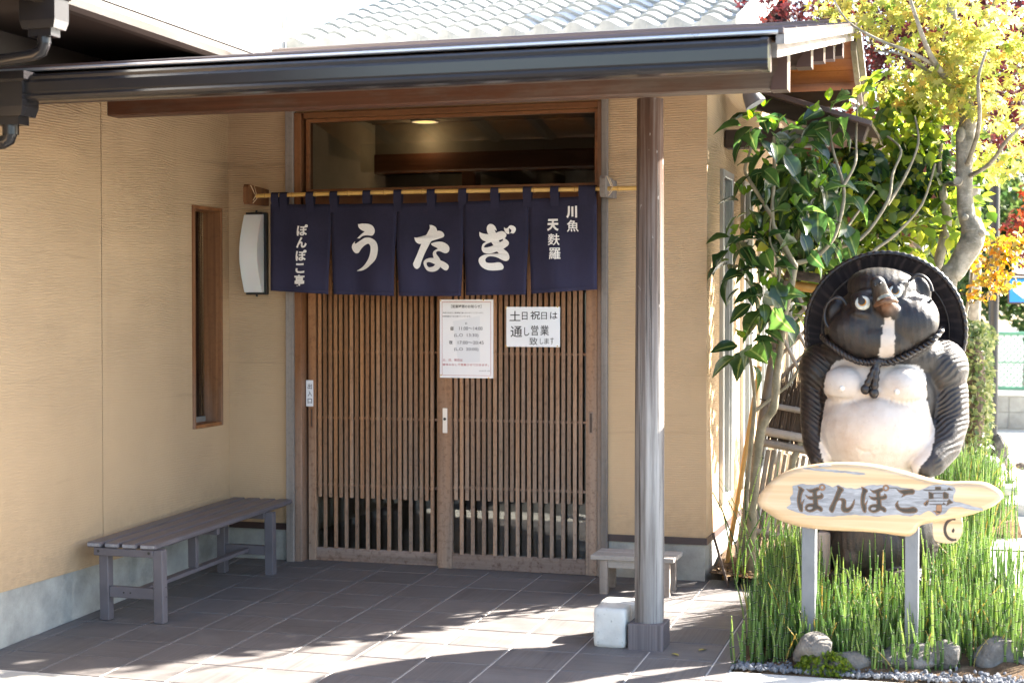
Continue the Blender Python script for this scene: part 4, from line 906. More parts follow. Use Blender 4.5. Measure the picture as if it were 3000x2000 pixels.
for dx in (0,186.):
    letter([(A1,[],1),(A2,[A2h],1)],2320+dx,1400+(2 if dx else 0),9.408)
    cx0=2408.8+dx+(.6 if dx else 0); cy0=1426.8+(1.6 if dx else 0)
    m=MB(); 
    for lvl,(r0,r1,mi) in enumerate(((9.9,4.6,0),(9.0,5.4,1))): m.poly(ccw(trace(rg(0,0,r0),cx0,cy0,1,YB,0)),YB-.0027-.0004*lvl,[ccw(trace(rg(0,0,r1),cx0,cy0,1,YB,0))],mi)
    m.build('lettering',[M['scorch'],M['burnt_edge']],bd)
letter([(Nn,[],1)],2320,1400,9.408)
letter([(K1,[],1),(K2,[],1)],2560,1400,9.046)
sq=[[(1625,225),(1780,225),(1780,315),(1625,315)],[(1920,315),(1995,240),(2090,320)],[(1450,350),(1580,400),(1580,540),(1460,550)],[(1830,390),(1870,355),(1985,410),(1975,540),(1840,545)],[(1445,570),(1450,620),(1430,700),(1380,735),(1330,710),(1325,660),(1400,600)],[(1990,550),(2110,645),(1990,690),(1920,735),(1960,600)],[(1815,690),(1850,640),(1905,690)],[(1660,700),(1800,700),(1800,880),(1750,940),(1660,970),(1630,900),(1560,860),(1650,855)]]
letter([(l,[],0) for l in sq],2560,1400,9.046,.85)
m=MB()
for (x0,y0,x1,y1) in ((1315,298,2095,322),(1580,388,1830,408),(1580,508,1830,526),(1450,594,1965,612),(1480,682,1910,700),(395,256,610,270)):
    m.poly(ccw(trace([(x0,y0),(x1,y0),(x1,y1),(x0,y1)],2560,1400,9.046,YB,0)),YB-.0022)
m.build('lettering',M['scorch'],bd)
# posts
for x0,x1,zt in ((2.925,2.980,.56),(3.345,3.398,.57)): MB().box(x0,x1,-1.470,-1.375,-.05,zt,.002).build('post',M['postgray'],sg)
MB().box(2.926,2.979,-1.4285,-1.4265,.53,.56).build('shim',M['postgray'],sg)
# round tail end hanging under the right side, with a burnt ring mark
tl=[(1610,560),(1605,640),(1618,720),(1650,745),(1720,757),(1790,755),(1840,720),(1868,660),(1868,590),(1860,530)]
m=MB(); lo=ccw(trace(tl,2200,1340,3.015,YB+.02,2)); m.prism(lo,YB+.028,YB+.085); te=m.build('tail_end',M['sign'],bd)
arc=[]
for k in range(25):
    a=math.radians(-62-248*k/24); arc.append((1788+78*math.cos(a)*.93,640-92*-1*math.sin(a)*-1))
m=MB(); out=[];inn=[]
for k in range(25):
    a=math.radians(75+215*k/24); w_=22 if 3<k<22 else 15
    out.append((1788+(76+w_*.6)*math.cos(a),636-(92+w_*.6)*math.sin(a))); inn.append((1788+(76-w_*.6)*math.cos(a),636-(92-w_*.6)*math.sin(a)))
m.poly(ccw(trace(out+inn[::-1],2200,1340,3.015,YB+.02,0)),YB+.0265)
m.poly(ccw(trace([(1772,645),(1788,622),(1800,640),(1792,664),(1778,662)],2200,1340,3.015,YB+.02,2)),YB+.0265)
m.build('ring_mark',M['scorch'],te)

# ================================================================== TANUKI STATUE
T=lambda x,y,Y: P(2300+x/2.24,700+y/2.24,Y)
tk=thing('tanuki_statue',(3.21,-.62,.02),'big glazed tanuki statue with wide hat and white belly behind the name board','statue')
mb=MB()
def blob(x,y,Y,rx,ry,rz,tilt=0,nu=28,nv=18):
    mb.sphere(T(x,y,Y),(rx,ry,rz),nu,nv,0,Matrix.Rotation(tilt,3,'Y') if tilt else None)
def chain(pts,seg=5):
    for i in range(len(pts)-1):
        x0,y0,Y0,r0=pts[i]; x1,y1,Y1,r1=pts[i+1]; a=T(x0,y0,Y0); b_=T(x1,y1,Y1)
        for k in range(seg+(i==len(pts)-2)):
            t_=k/seg; r_=r0+(r1-r0)*t_; mb.sphere(a.lerp(b_,t_),r_,16,10)
blob(600,1255,-.66,.272,.275,.235); blob(610,1060,-.64,.275,.225,.30); blob(600,900,-.63,.255,.20,.17)
blob(390,955,-.80,.105,.085,.085); blob(765,965,-.80,.112,.088,.088)
blob(250,860,-.60,.115,.14,.13); blob(1010,850,-.58,.135,.15,.14); blob(640,770,-.62,.31,.19,.13)
chain([(225,830,-.60,.085),(205,1000,-.63,.078),(200,1200,-.68,.072),(203,1340,-.72,.062),(232,1440,-.77,.052)])
chain([(1020,830,-.58,.10),(1062,1000,-.60,.098),(1075,1190,-.63,.092),(1040,1350,-.70,.082),(960,1455,-.78,.072),(905,1500,-.82,.052)])
blob(632,560,-.68,.262,.205,.188,R(-10)); blob(620,655,-.70,.245,.20,.135); blob(650,330,-.68,.17,.15,.10,R(8))
blob(470,600,-.80,.13,.09,.10); blob(800,560,-.80,.14,.09,.11)
chain([(664,455,-.845,.056),(645,400,-.885,.047),(628,355,-.91,.040),(614,312,-.935,.035)],6); blob(606,285,-.955,.034,.030,.030); blob(578,305,-.945,.017,.018,.016); blob(640,297,-.945,.017,.018,.016)
chain([(690,470,-.865,.046),(672,440,-.91,.038)],4)
blob(508,418,-.835,.052,.05,.052); blob(722,347,-.80,.050,.05,.050)
blob(510,492,-.85,.055,.04,.022,R(8)); blob(512,365,-.83,.06,.04,.02,R(-12)); blob(730,300,-.79,.055,.04,.02,R(-15)); blob(745,405,-.82,.05,.035,.02)
blob(335,490,-.76,.050,.03,.072,R(8)); blob(892,335,-.70,.045,.03,.068,R(-18))
blob(600,1600,-.62,.265,.23,.22); blob(610,1900,-.60,.285,.24,.30); blob(610,2280,-.60,.30,.26,.20)
mb.sphere(P(2548,1600,-.74),(.185,.13,.20),28,18); mb.sphere(P(2505,1640,-.80),(.085,.07,.09),20,14); mb.sphere(P(2470,1720,-.85),(.10,.12,.08),20,14); mb.sphere(P(2640,1720,-.85),(.10,.12,.08),20,14)
mb.sphere(P(2694,1585,-.52),(.085,.09,.18),20,14,0,Matrix.Rotation(R(18),3,'Y'))
tmp=mb.build('tmp',M['rock']); rm=tmp.modifiers.new('r','REMESH'); rm.mode='VOXEL'; rm.voxel_size=.0072
smd=tmp.modifiers.new('s','SMOOTH'); smd.factor=.6; smd.iterations=7
bpy.context.view_layer.update(); dg=bpy.context.evaluated_depsgraph_get(); me=bpy.data.meshes.new_from_object(tmp.evaluated_get(dg)); bpy.data.objects.remove(tmp)
nv=len(me.vertices); co=np.zeros(nv*3); me.vertices.foreach_get('co',co); co=co.reshape(-1,3); no=np.zeros(nv*3); me.vertices.foreach_get('normal',no); no=no.reshape(-1,3)
# clip at the ground
co[:,2]=np.maximum(co[:,2],-.02)
# groove between chest and belly, navel, and navel lines: pushed in along the normal
def pxz(l,Y): return [(T(x,y,Y).x,T(x,y,Y).z) for x,y in l]
def inside(px,pz,poly):
    r_=np.zeros(len(px),bool); n=len(poly)
    for i in range(n):
        x0,z0=poly[i]; x1,z1=poly[(i+1)%n]
        if z0==z1: continue
        c_=((z0>pz)!=(z1>pz))&(px<(x1-x0)*(pz-z0)/(z1-z0)+x0); r_^=c_
    return r_
WB=smooth_loop([(375,785),(300,830),(262,900),(252,1000),(256,1060),(240,1120),(228,1230),(216,1350),(235,1430),(262,1500),(330,1640),(700,1650),(850,1560),(890,1490),(950,1420),(978,1290),(965,1215),(945,1150),(930,1050),(915,900),(870,840),(800,825),(710,830),(640,835),(585,812),(450,792)],3)
WC=smooth_loop([(685,512),(652,530),(640,600),(625,700),(612,790),(645,800),(705,785),(720,700),(724,600),(706,530)],3)
nzv=lambda p,s,a: a*(np.sin(p[:,0]*s+p[:,2]*s*.7)+np.sin(p[:,2]*s*1.9-p[:,0]*s*.6)+np.sin(p[:,0]*s*2.7+1.3))/3
up_=np.clip((co[:,2]-1.0)/.25,.25,1); jx=nzv(co,160,.007)*up_; jz=nzv(co[:,[2,1,0]],140,.009)*up_
mk=np.zeros(nv)
fr=no[:,1]<.25
mk[inside(co[:,0]+jx,co[:,2]+jz,pxz(WB,-.86))&fr]=1
mk[inside(co[:,0]+jx*.7,co[:,2]+jz*.5,pxz(WC,-.88))&(no[:,1]<0)]=1
# snout brown
sn=P(2300+668/2.24,700+425/2.24,-.95); brown=np.exp(-((co[:,0]-sn.x)**2+(co[:,2]-sn.z)**2)/(.035**2))*(co[:,1]<-.88)
for (pts,wid,dep) in (([(262,1045),(330,1055),(430,1065),(520,1040),(590,1030),(660,1050),(760,1075),(850,1075),(920,1065)],.012,.010),([(480,1370),(520,1390),(560,1390),(595,1375)],.006,.006),([(520,1392),(500,1425)],.005,.004),([(560,1392),(580,1425)],.005,.004)):
    q=np.array(pxz(smooth_loop(pts+pts[::-1],3)[:len(pts)*3-2],-.88)); d2=np.min((co[:,0][:,None]-q[:,0])**2+(co[:,2][:,None]-q[:,1])**2,axis=1)
    co-=no*(dep*np.exp(-d2/wid**2)*(no[:,1]<0))[:,None]
# combed fur grooves on the dark parts
ang=np.where(co[:,0]<3.2,-1,1)*-1*co[:,0]*.75+co[:,2]*.9+co[:,1]*.3
dark=1-mk
armz=(np.abs(co[:,0]-3.215)>.235)&(co[:,2]<1.27)
co+=no*(dark*np.where(armz,.0*ang,.0005*np.sin(co[:,0]*210+co[:,2]*25)))[:,None]
me.vertices.foreach_set('co',(co-np.array(ORG[tk.name])).ravel())
at=me.attributes.new('paint','FLOAT','POINT'); at.data.foreach_set('value',mk); fp=me.attributes.new('phase','FLOAT','POINT'); fp.data.foreach_set('value',ang*250+1.6*np.sin(co[:,2]*19)+1.1*np.sin(co[:,2]*47+co[:,0]*30)); fm=me.attributes.new('fur','FLOAT','POINT'); fm.data.foreach_set('value',dark*np.clip((np.abs(co[:,0]-3.215)-.22)/.03,0,1)*(co[:,2]<1.30)); at=me.attributes.new('tan','FLOAT','POINT'); at.data.foreach_set('value',brown)
t=NT('glazed_statue'); A=t.n('Attribute'); A.attribute_name='paint'; B_=t.n('Attribute'); B_.attribute_name='tan'; cc=t.coord(rand=False)
a=t.noise(cc,5,5,.6); b_=t.noise(cc,70,4,.7); c_=t.noise(t.coord((40,40,4),rand=False),1.2,5,.65)
dk=t.ramp(c_,[(.25,(.006,.0045,.0045)),(.5,(.013,.0095,.0085)),(.78,(.042,.024,.016))]); wh=t.ramp(a,[(.3,(.40,.31,.25)),(.5,(.50,.44,.39)),(.75,(.57,.53,.49))]); wh=t.mix(t.maprange(b_,.62,.74,0,.55),wh,(.22,.19,.16))
dk=t.mix(B_.outputs['Fac'],dk,(.20,.09,.04)); PH=t.n('Attribute'); PH.attribute_name='phase'; FM=t.n('Attribute'); FM.attribute_name='fur'; sn_=t.math('SINE',PH.outputs['Fac']); fur=t.math('MULTIPLY',t.math('MULTIPLY',sn_,FM.outputs['Fac']),1.0); dk=t.mix(t.math('MULTIPLY',t.maprange(sn_,.1,.9,0,.30),FM.outputs['Fac']),dk,(.055,.034,.024))
c0=t.mix(A.outputs['Fac'],dk,wh); rr=t.mix(A.outputs['Fac'],(.34,.34,.34),(.55,.55,.55))
M['statue']=t.fin(c0,t.sep(rr)[0] if False else t.maprange(A.outputs['Fac'],0,1,.46,.55),0,t.bump(t.math('ADD',b_,t.math('MULTIPLY',fur,.6)),.0026),.5)
me.materials.clear(); me.materials.append(M['statue']); me.polygons.foreach_set('use_smooth',[True]*len(me.polygons)); me.update()
o=bpy.data.objects.new('body',me); col.objects.link(o); o.parent=tk; ORG[o.name]=ORG[tk.name]
hatm=NT('hat_glaze'); cc=hatm.coord(rand=False); f=hatm.noise(cc,7,5,.6); f2=hatm.noise(cc,120,3,.7); hatm.fin(hatm.ramp(f,[(.3,(.009,.007,.009)),(.6,(.020,.014,.013)),(.8,(.045,.025,.018))]),.36,0,hatm.bump(f2,.001),.5); M['hat']=hatm.m
hm=NT('hat_straw_glaze'); A=hm.n('Attribute'); A.attribute_name='straw'; cc=hm.coord(rand=False); f=hm.noise(cc,7,5,.6); c=hm.ramp(f,[(.3,(.020,.016,.019)),(.6,(.045,.032,.030)),(.8,(.10,.058,.040))]); c=hm.mix(hm.maprange(A.outputs['Fac'],.3,.8,.8,0),c,(.007,.006,.008)); M['hats']=hm.fin(c,.42,0,hm.bump(hm.noise(cc,120,3,.7),.001),.5)
# hat: a shallow cone seen from inside, straw lines as real ridges
hc=T(652,600,-.52); m=MB(); NA=240; rr_=[.30,.45,.6,.7,.8,.88,.95,1.0]; v=[]
def hp(r_,a,off=0):
    z=.362*r_*math.sin(a); return Vector((hc.x+.366*r_*math.cos(a), hc.y+.12*(1-r_**1.4)-.10*math.sin(a)*r_*.6+off, hc.z+z))
for side in (0,1):
    for r_ in rr_:
        for k in range(NA):
            a=2*math.pi*k/NA+.25*(1-r_); v.append(hp(r_,a,((.0045*(k%2)+.0015*math.sin(k*12.9))*(side==0)) + (.022 if side else 0)))
hg=[]
for side in (0,1):
    for r_ in rr_:
        for k in range(NA): hg.append((.5+.5*math.sin(k*2*math.pi/4.0+.6*math.sin(k*.37)))*(.4+.6*(math.sin(k*7.3+r_*3)>-.2)))
L_=len(rr_); fs=[]
for side in (0,1):
    b0=side*L_*NA
    for i in range(L_-1):
        for k in range(NA):
            f_=(b0+i*NA+k,b0+i*NA+(k+1)%NA,b0+(i+1)*NA+(k+1)%NA,b0+(i+1)*NA+k); fs.append(f_ if side==0 else f_[::-1])
m.add(v,fs,0,True); hat=m.build('hat',M['hats'],tk); at=hat.data.attributes.new('straw','FLOAT','POINT'); at.data.foreach_set('value',hg)
m=MB(); pts=[];rad=[]
for k in range(361):
    a=2*math.pi*k/360; pts.append(hp(1.0,a,.010)); rad.append(.0125+.0018*math.sin(k*2*math.pi/5.0))
m.tube(pts,rad,8,False); m.build('brim_cord',M['hat'],hat)
m=MB(); m.tube([hp(.80,2*math.pi*k/120,-.002) for k in range(121)],.0045,6,False); m.build('straw_ring',M['hat'],hat)
# eyes
sc_m=plain('eye_white',(.50,.51,.46),.3,0,.2,60.,.0005); iris=plain('eye_amber',(.55,.25,.04),.25,0,.2,40.,0); pup=plain('eye_pupil',(.012,.01,.01),.2,0)
for (x,y,Y,r_) in ((508,418,-.872,.0315),(722,347,-.838,.0295)):
    c=T(x,y,Y); dirn=(Vector((c.x,c.y,c.z))-Vector((3.22,-.5,1.30))).normalized(); dirn=(dirn+Vector((.05,-.9,.1))).normalized(); q=dirn.to_track_quat('Z','Y').to_matrix()
    m=MB(); n=24
    prof_=[(r_*1.08,-.012),(r_*1.05,.004),(r_*.9,.011),(r_*.62,.012),(r_*.50,.006)]
    v=[c+q@Vector((a*math.cos(2*math.pi*k/n),a*math.sin(2*math.pi*k/n),h)) for a,h in prof_ for k in range(n)]
    m.add(v,[(i*n+k,i*n+(k+1)%n,(i+1)*n+(k+1)%n,(i+1)*n+k) for i in range(len(prof_)-1) for k in range(n)],0,True); ey=m.build('eye',sc_m,tk)
    m=MB(); v=[c+q@Vector((a*math.cos(2*math.pi*k/n),a*math.sin(2*math.pi*k/n),h)) for a,h in ((r_*.60,.0105),(r_*.2,.005)) for k in range(n)]
    m.add(v,[(k,(k+1)%n,n+(k+1)%n,n+k) for k in range(n)],0,True); m.build('iris',iris,ey)
    m=MB(); m.add([c+q@Vector((r_*.2*math.cos(2*math.pi*k/n),r_*.2*math.sin(2*math.pi*k/n),.0055)) for k in range(n)],[tuple(range(n))]); m.build('pupil',pup,ey)
# ear rims
for (x,y,Y,rx,rz,tl_) in ((335,490,-.79,.052,.074,8),(892,335,-.735,.047,.070,-18)):
    c=T(x,y,Y); Mt=Matrix.Rotation(R(tl_),3,'Y'); m=MB(); m.tube([c+Mt@Vector((rx*math.cos(a),-.012*abs(math.sin(a)),rz*math.sin(a))) for a in np.linspace(-.3,2*math.pi-.9,30)],.008,8); m.build('ear_rim',M['hat'],tk)
# twisted cord under the chin with a tasselled bow; nipples
def surf(x,y,off):   # front surface point of the body mesh under a photo pixel
    p=T(x,y,-.86); d=np.hypot(co[:,0]-p.x,co[:,2]-p.z); s_=(d<.016)&(no[:,1]<.3)
    return Vector((p.x,(co[s_,1].min() if s_.any() else -.75)-off,p.z))
cp=[(222,640),(262,670),(330,722),(400,768),(470,800),(540,812),(600,800),(660,812),(740,792),(820,755),(900,712),(970,668),(1040,585)]
cpts=[]
for i in range(len(cp)-1):
    for k in range(9):
        t_=k/9; cpts.append(surf(cp[i][0]+(cp[i+1][0]-cp[i][0])*t_,cp[i][1]+(cp[i+1][1]-cp[i][1])*t_,.008))
ys_=[p.y for p in cpts]; ys_=np.convolve(np.pad(ys_,4,'edge'),np.ones(9)/9,'valid')
for p,y in zip(cpts,ys_): p.y=y
m=MB()
for ph in (0,math.pi):
    m.tube([p+Vector((0,.0075*math.cos(i*.95+ph),.0085*math.sin(i*.95+ph))) for i,p in enumerate(cpts)],.0095,7)
m.build('chin_cord',M['hat'],tk)
m=MB()
k0=surf(605,812,.012); 
for ex,ey_ in ((528,985),(585,1010)):
    e=surf(ex,ey_,.012); pts=[k0.lerp(e,t_)+Vector((0,-.008*math.sin(t_*3),0)) for t_ in np.linspace(0,1,14)]
    m.tube(pts,[.016+.003*math.sin(i*2.1) for i in range(14)],8); m.sphere(e+Vector((0,-.004,0)),(.022,.018,.024),12,8)
m.sphere(k0,(.026,.02,.024),12,8); m.build('bow',M['hat'],tk)
m=MB()
for x,y in ((376,978),(735,1000)): m.sphere(surf(x,y,-.004),(.0125,.012,.0135),14,10)
m.build('nipple',plain('pale_glaze',(.74,.70,.65),.4,0,.05,20.),tk)
m=MB(); m.sphere(T(655,392,-.972),(.036,.012,.020),14,10,0,Matrix.Rotation(R(-14),3,'Y')); m.build('mouth',plain('mottled_teeth',(.26,.25,.20),.5,0,.6,70.,.001),tk)
m=MB(); m.tube([T(x,y,Y) for x,y,Y in ((588,440,-.935),(612,420,-.965),(645,412,-.985),(680,402,-.985),(712,398,-.965),(732,412,-.935))],[.008,.013,.016,.016,.013,.008],10); m.build('lip',plain('brown_lip',(.12,.055,.025),.35,0,.3,30.),tk)
m=MB(); m.sphere(T(590,300,-.988),(.007,.006,.009),10,8); m.build('nostril',pup,tk); m=MB(); m.sphere(T(626,294,-.986),(.007,.006,.009),10,8); m.build('nostril',pup,tk)
a0=P(2398,1552,-.72); a1=P(2436,1600,-.72); MB().box(a0.x,a1.x,-.80,-.66,.02,a0.z,.008).build('stump',M['gray_z'],tk)
# ================================================================== BAMBOO SLEEVE FENCE
bf=thing('bamboo_fence',(2.39,.36,.03),'grey bamboo and brushwood screen fence with a lattice top, leaning beside the building corner','fence')
bf.rotation_euler=(0,R(9.3),0)      # the whole screen leans to the right
FY=.36; X0,X1=2.428,2.815
m=MB(); m.tube([(2.39,.35,-.06),(2.392,.35,.8),(2.392,.35,1.62)],[.034,.032,.030],14); m.build('post',M['gray_z'],bf)
m=MB(); m.tube([(2.338,.24,-.04),(2.338,.24,1.15)],.013,10); m.build('golden_pole',M['goldbamboo'],bf)
m=MB()
for z in (.35,.66,.97,1.25): m.tube([(2.39+.036*math.cos(k*.7),.35+.036*math.sin(k*.7),z) for k in range(10)],.003,5)
m.build('cord_tie',M['black'],bf)
for i in range(12):
    x=X0+.012+.0325*i
    m=MB(); zt=.71+rng.uniform(-.012,.004); m.tube([(x,FY,-.02),(x+rng.normal(0,.002),FY+rng.normal(0,.003),zt)],.0115+rng.uniform(-.0015,.001),8); m.tube([(x,FY,.3),(x,FY,.306)],.0135,8); m.build('bamboo',M['oldbamboo_z'],bf)
for z,r_ in ((.262,.021),(.745,.022),(.806,.024),(.948,.016)):
    m=MB(); m.tube([(X0-.02,FY-.035,z),(X1,FY-.035,z)],r_,12)
    for x in (X0+.12,X0+.33): m.tube([(x,FY-.035,z),(x+.006,FY-.035,z)],r_+.003,12)
    m.build('rail',M['oldbamboo_x'],bf)
m=MB()
for i in range(420):
    x=rng.uniform(X0,X1); y=FY+rng.uniform(-.02,.03); z0=.77+rng.uniform(-.02,.03); z1=1.12+rng.uniform(-.07,.06); dx=rng.normal(0,.018)
    m.tube([(x,y,z0),(x+dx*.5+rng.normal(0,.004),y,(z0+z1)/2),(x+dx,y+rng.normal(0,.006),z1)],[.0035,.003,.0012],4,False)
o=m.build('brushwood',M['brush'],bf); o['kind']='stuff'
for i in range(8):
    for s_ in (1,-1):
        xa=X0-.30+.105*i; za,zb_=1.10,1.58; xb=xa+.34
        if s_<0: xa,xb=xb,xa
        p0=np.array([xa,za]);p1=np.array([xb,zb_]); ts=[0,1]
        for lim in (X0,X1):
            t_=(lim-xa)/(xb-xa)
            if (xa<X0 and lim==X0) or (xa>X1 and lim==X1): ts[0]=max(ts[0],t_)
            if (xb<X0 and lim==X0) or (xb>X1 and lim==X1): ts[1]=min(ts[1],t_)
        if ts[1]-ts[0]<.12: continue
        q0=p0+(p1-p0)*ts[0]; q1=p0+(p1-p0)*ts[1]
        m=MB(); m.tube([(q0[0],FY+.008*s_,q0[1]),(q1[0],FY+.008*s_,q1[1])],.0105,7); m.build('lattice_strip',M['oldbamboo_x'],bf)
m=MB(); m.tube([(X0-.05,FY,1.60),(X1,FY,1.60)],.026,12); m.build('top_log',M['goldbamboo'],bf)
m=MB()
for i in range(7): m.box(X0-.05,X1,FY-.10+.03*i,FY-.074+.03*i,1.632+.012*(3-abs(i-3)),1.645+.012*(3-abs(i-3)),.002)
m.build('cap_bark',M['brush'],bf)

# ================================================================== FOLIAGE HELPERS
def leaf_mesh(L,W,fold,curl,mat,name='leaf',tri=False):
    n=7; v=[];fs=[]
    for i in range(n):
        t_=i/(n-1); w_=W*.5*math.sin(math.pi*min(1,t_*.97+.02)**.85)*(1.0 if not tri else (1.25 if .35<t_<.6 else .8))
        if i==n-1: w_=.0005
        z=-curl*t_*t_
        v+=[(-w_,L*t_,z+fold*w_+.06*w_*math.sin(i*2)),(0,L*t_,z),(w_,L*t_,z+fold*w_+.06*w_*math.sin(i*2+1))]
    for i in range(n-1):
        a=i*3; fs+=[(a,a+1,a+4,a+3),(a+1,a+2,a+5,a+4)]
    m=MB(); m.add(v,fs,0,True); me=m.mesh(name,mat); at=me.attributes.new('rib','FLOAT','POINT'); at.data.foreach_set('value',[0.,1.,0.]*n); return me
def star(n=7):
    "maple leaf outline: n pointed lobes, unit size, stalk at origin, in the XY plane"
    pts=[(0,0)]; 
    angs=np.linspace(-115,115,n); lens=[.42,.72,.92,1.0,.92,.72,.42] if n==7 else [.5,.85,1.0,.85,.5]
    for i,(a,l) in enumerate(zip(angs,lens)):
        a=math.radians(a); da=math.radians(230/(n-1)/2)
        pts.append((.30*math.sin(a-da*.9) if i==0 else .36*math.sin(a-da),.30*math.cos(a-da*.9) if i==0 else .36*math.cos(a-da)))
        pts.append((l*math.sin(a),l*math.cos(a)))
    pts.append((.3*math.sin(a+da*.9),.3*math.cos(a+da*.9)))
    P_=[(x,y,0.0 if i==0 else -.10*math.hypot(x,y)**2) for i,(x,y) in enumerate(pts)]
    return np.array(P_),[(0,i,i+1) for i in range(1,len(pts)-1)]
def oval():
    P_=np.array([(0,0,0),(.26,.3,.06),(.28,.6,.05),(0,1,-.12),(-.28,.6,.05),(-.26,.3,.06)]); return P_,[(0,1,2,3),(0,3,4,5)]
def cloud(name, shape, pos, size, mat, parent=None, down=.35, attr=True, shade=None, seed=1, kind='stuff', face=None):
    "many leaves in one mesh: pos Nx3, random orientation; per-leaf 'hue' attribute"
    r_=np.random.default_rng(seed); V,F=shape; n=len(pos); m_=len(V)
    nz=r_.normal(0,1,(n,3)); nz[:,2]=np.abs(nz[:,2])*.9+down
    if face is not None: nz+=np.array(face)
    nz/=np.linalg.norm(nz,axis=1)[:,None]
    tx=r_.normal(0,1,(n,3)); tx-=nz*(tx*nz).sum(1)[:,None]; tx/=np.linalg.norm(tx,axis=1)[:,None]; ty=np.cross(nz,tx)
    # let the tip hang down
    s_=np.where(ty[:,2]>0,-1,1)[:,None]; ty=ty*s_; tx=tx*s_
    sz=size*r_.uniform(.65,1.25,n)
    W=(pos[:,None,:]+(tx[:,None,:]*V[None,:,0:1]+ty[:,None,:]*V[None,:,1:2]+nz[:,None,:]*V[None,:,2:3])*sz[:,None,None]).reshape(-1,3)
    off=np.array(ORG.get(parent.name,Vector())) if parent else np.zeros(3)
    k=[len(f) for f in F]; lo=np.concatenate([np.array(f) for f in F]); nl=len(lo)
    loops=(lo[None,:]+np.arange(n)[:,None]*m_).ravel(); tot=np.tile(k,n); st=np.concatenate([[0],np.cumsum(tot)[:-1]])
    me=bpy.data.meshes.new(name); me.vertices.add(n*m_); me.vertices.foreach_set('co',(W-off).ravel()); me.loops.add(len(loops)); me.loops.foreach_set('vertex_index',loops); me.polygons.add(len(tot)); me.polygons.foreach_set('loop_start',st); me.polygons.foreach_set('loop_total',tot); me.update(calc_edges=True)
    hue=np.repeat(r_.uniform(0,1,n) if shade is None else np.clip(shade+r_.normal(0,.16,n),0,1),m_)
    a=me.attributes.new('hue','FLOAT','POINT'); a.data.foreach_set('value',hue); me.materials.append(mat)
    o=bpy.data.objects.new(name,me); col.objects.link(o)
    if parent: o.parent=parent; ORG[o.name]=ORG[parent.name]
    if kind: o['kind']=kind
    return o
def clumps(n, centers, rad, r_, flat=.7):
    c=np.array(centers)[r_.integers(0,len(centers),n)]; d=r_.normal(0,1,(n,3)); d/=np.linalg.norm(d,axis=1)[:,None]
    return c+d*(rad*r_.uniform(.25,1,n)**.5)[:,None]*np.array([1,1,flat])
LM={}
LM['shrub']=leafmat('shrub_leaf',(.013,.034,.014),(.040,.080,.020),.40,.22,.65,vv=3.0,rib=True)
LM['shrubn']=leafmat('young_shrub_leaf',(.07,.15,.018),(.15,.26,.025),.5,.3,.5,rib=True)
LM['maple']=leafmat('maple_leaf_yellow',None,None,.55,.5,.3,'hue',[(0,(.08,.14,.03)),(.4,(.22,.24,.065)),(.75,(.36,.27,.075)),(1,(.36,.17,.04))])
LM['red']=leafmat('maple_leaf_red',None,None,.35,.5,.3,'hue',[(0,(.030,.010,.012)),(.45,(.060,.015,.014)),(.8,(.16,.032,.012)),(1,(.24,.08,.015))])
LM['green']=leafmat('bright_leaf',None,None,.55,.35,.5,'hue',[(0,(.04,.085,.016)),(.5,(.13,.19,.028)),(1,(.26,.28,.05))])
LM['hedge']=leafmat('hedge_leaf',None,None,.35,.3,.5,'hue',[(0,(.05,.09,.03)),(.5,(.15,.20,.07)),(1,(.36,.36,.18))])
LM['back']=leafmat('background_leaf',None,None,.35,.5,.3,'hue',[(0,(.018,.04,.016)),(.5,(.045,.085,.025)),(1,(.10,.13,.04))])
bark=NT('pale_bark'); cc=bark.coord((1,1,1)); f=bark.noise(cc,9,5,.65); f2=bark.noise(bark.coord((14,14,60)),1.2,4,.7); c=bark.ramp(f,[(.3,(.10,.09,.065)),(.52,(.24,.21,.165)),(.72,(.40,.36,.30))]); c=bark.mix(bark.maprange(f2,.60,.68,0,.5),c,(.42,.40,.34)); f4=bark.noise(bark.coord((9,9,2.2)),2.0,5,.7); c=bark.mix(bark.maprange(f4,.56,.66,0,.5),c,(.09,.085,.06)); M['bark']=bark.fin(c,.9,0,bark.bump(bark.math('ADD',f2,f4),.006),.2)
bark=NT('shrub_bark'); cc=bark.coord((1,1,1)); f=bark.noise(cc,16,5,.65); c=bark.ramp(f,[(.3,(.15,.13,.085)),(.6,(.26,.22,.15)),(.8,(.36,.31,.22))]); M['sbark']=bark.fin(c,.85,0,bark.bump(bark.noise(cc,70,4),.003),.25)

# ================================================================== LEAFY SHRUB (glossy three-lobed leaves on pale stems)
sh=thing('leafy_shrub',(2.5,.1,.03),'tall evergreen shrub with large glossy leaves and pale forked stems at the building corner','shrub')
def stem(pts,Y0,Y1,r0,r1,par=sh,mat=None):
    n=len(pts); Q=[P(x,y,Y0+(Y1-Y0)*i/(n-1)) for i,(x,y) in enumerate(pts)]
    q=smooth_path(Q,4); rr=[r0+(r1-r0)*i/(len(q)-1) for i in range(len(q))]
    m=MB(); m.tube(q,[a*(1+.09*math.sin(i*1.7)) for i,a in enumerate(rr)],9); return m.build('stem',mat or M['sbark'],par)
def smooth_path(Q,n):
    out=[]; m=len(Q)
    for i in range(m-1):
        p0=Q[max(i-1,0)];p1=Q[i];p2=Q[i+1];p3=Q[min(i+2,m-1)]
        for k in range(n):
            t_=k/n; out.append(.5*((2*p1)+(p2-p0)*t_+(2*p0-5*p1+4*p2-p3)*t_*t_+(3*p1-p0-3*p2+p3)*t_**3))
    out.append(Q[-1]); return out
stem([(2203,1712),(2202,1560),(2208,1448),(2226,1280),(2242,1232),(2267,1190),(2276,1100),(2295,935),(2323,807),(2325,770)],.10,.10,.026,.019)
stem([(2325,775),(2300,725),(2274,680),(2262,632),(2268,510),(2268,400)],.10,.06,.016,.008)
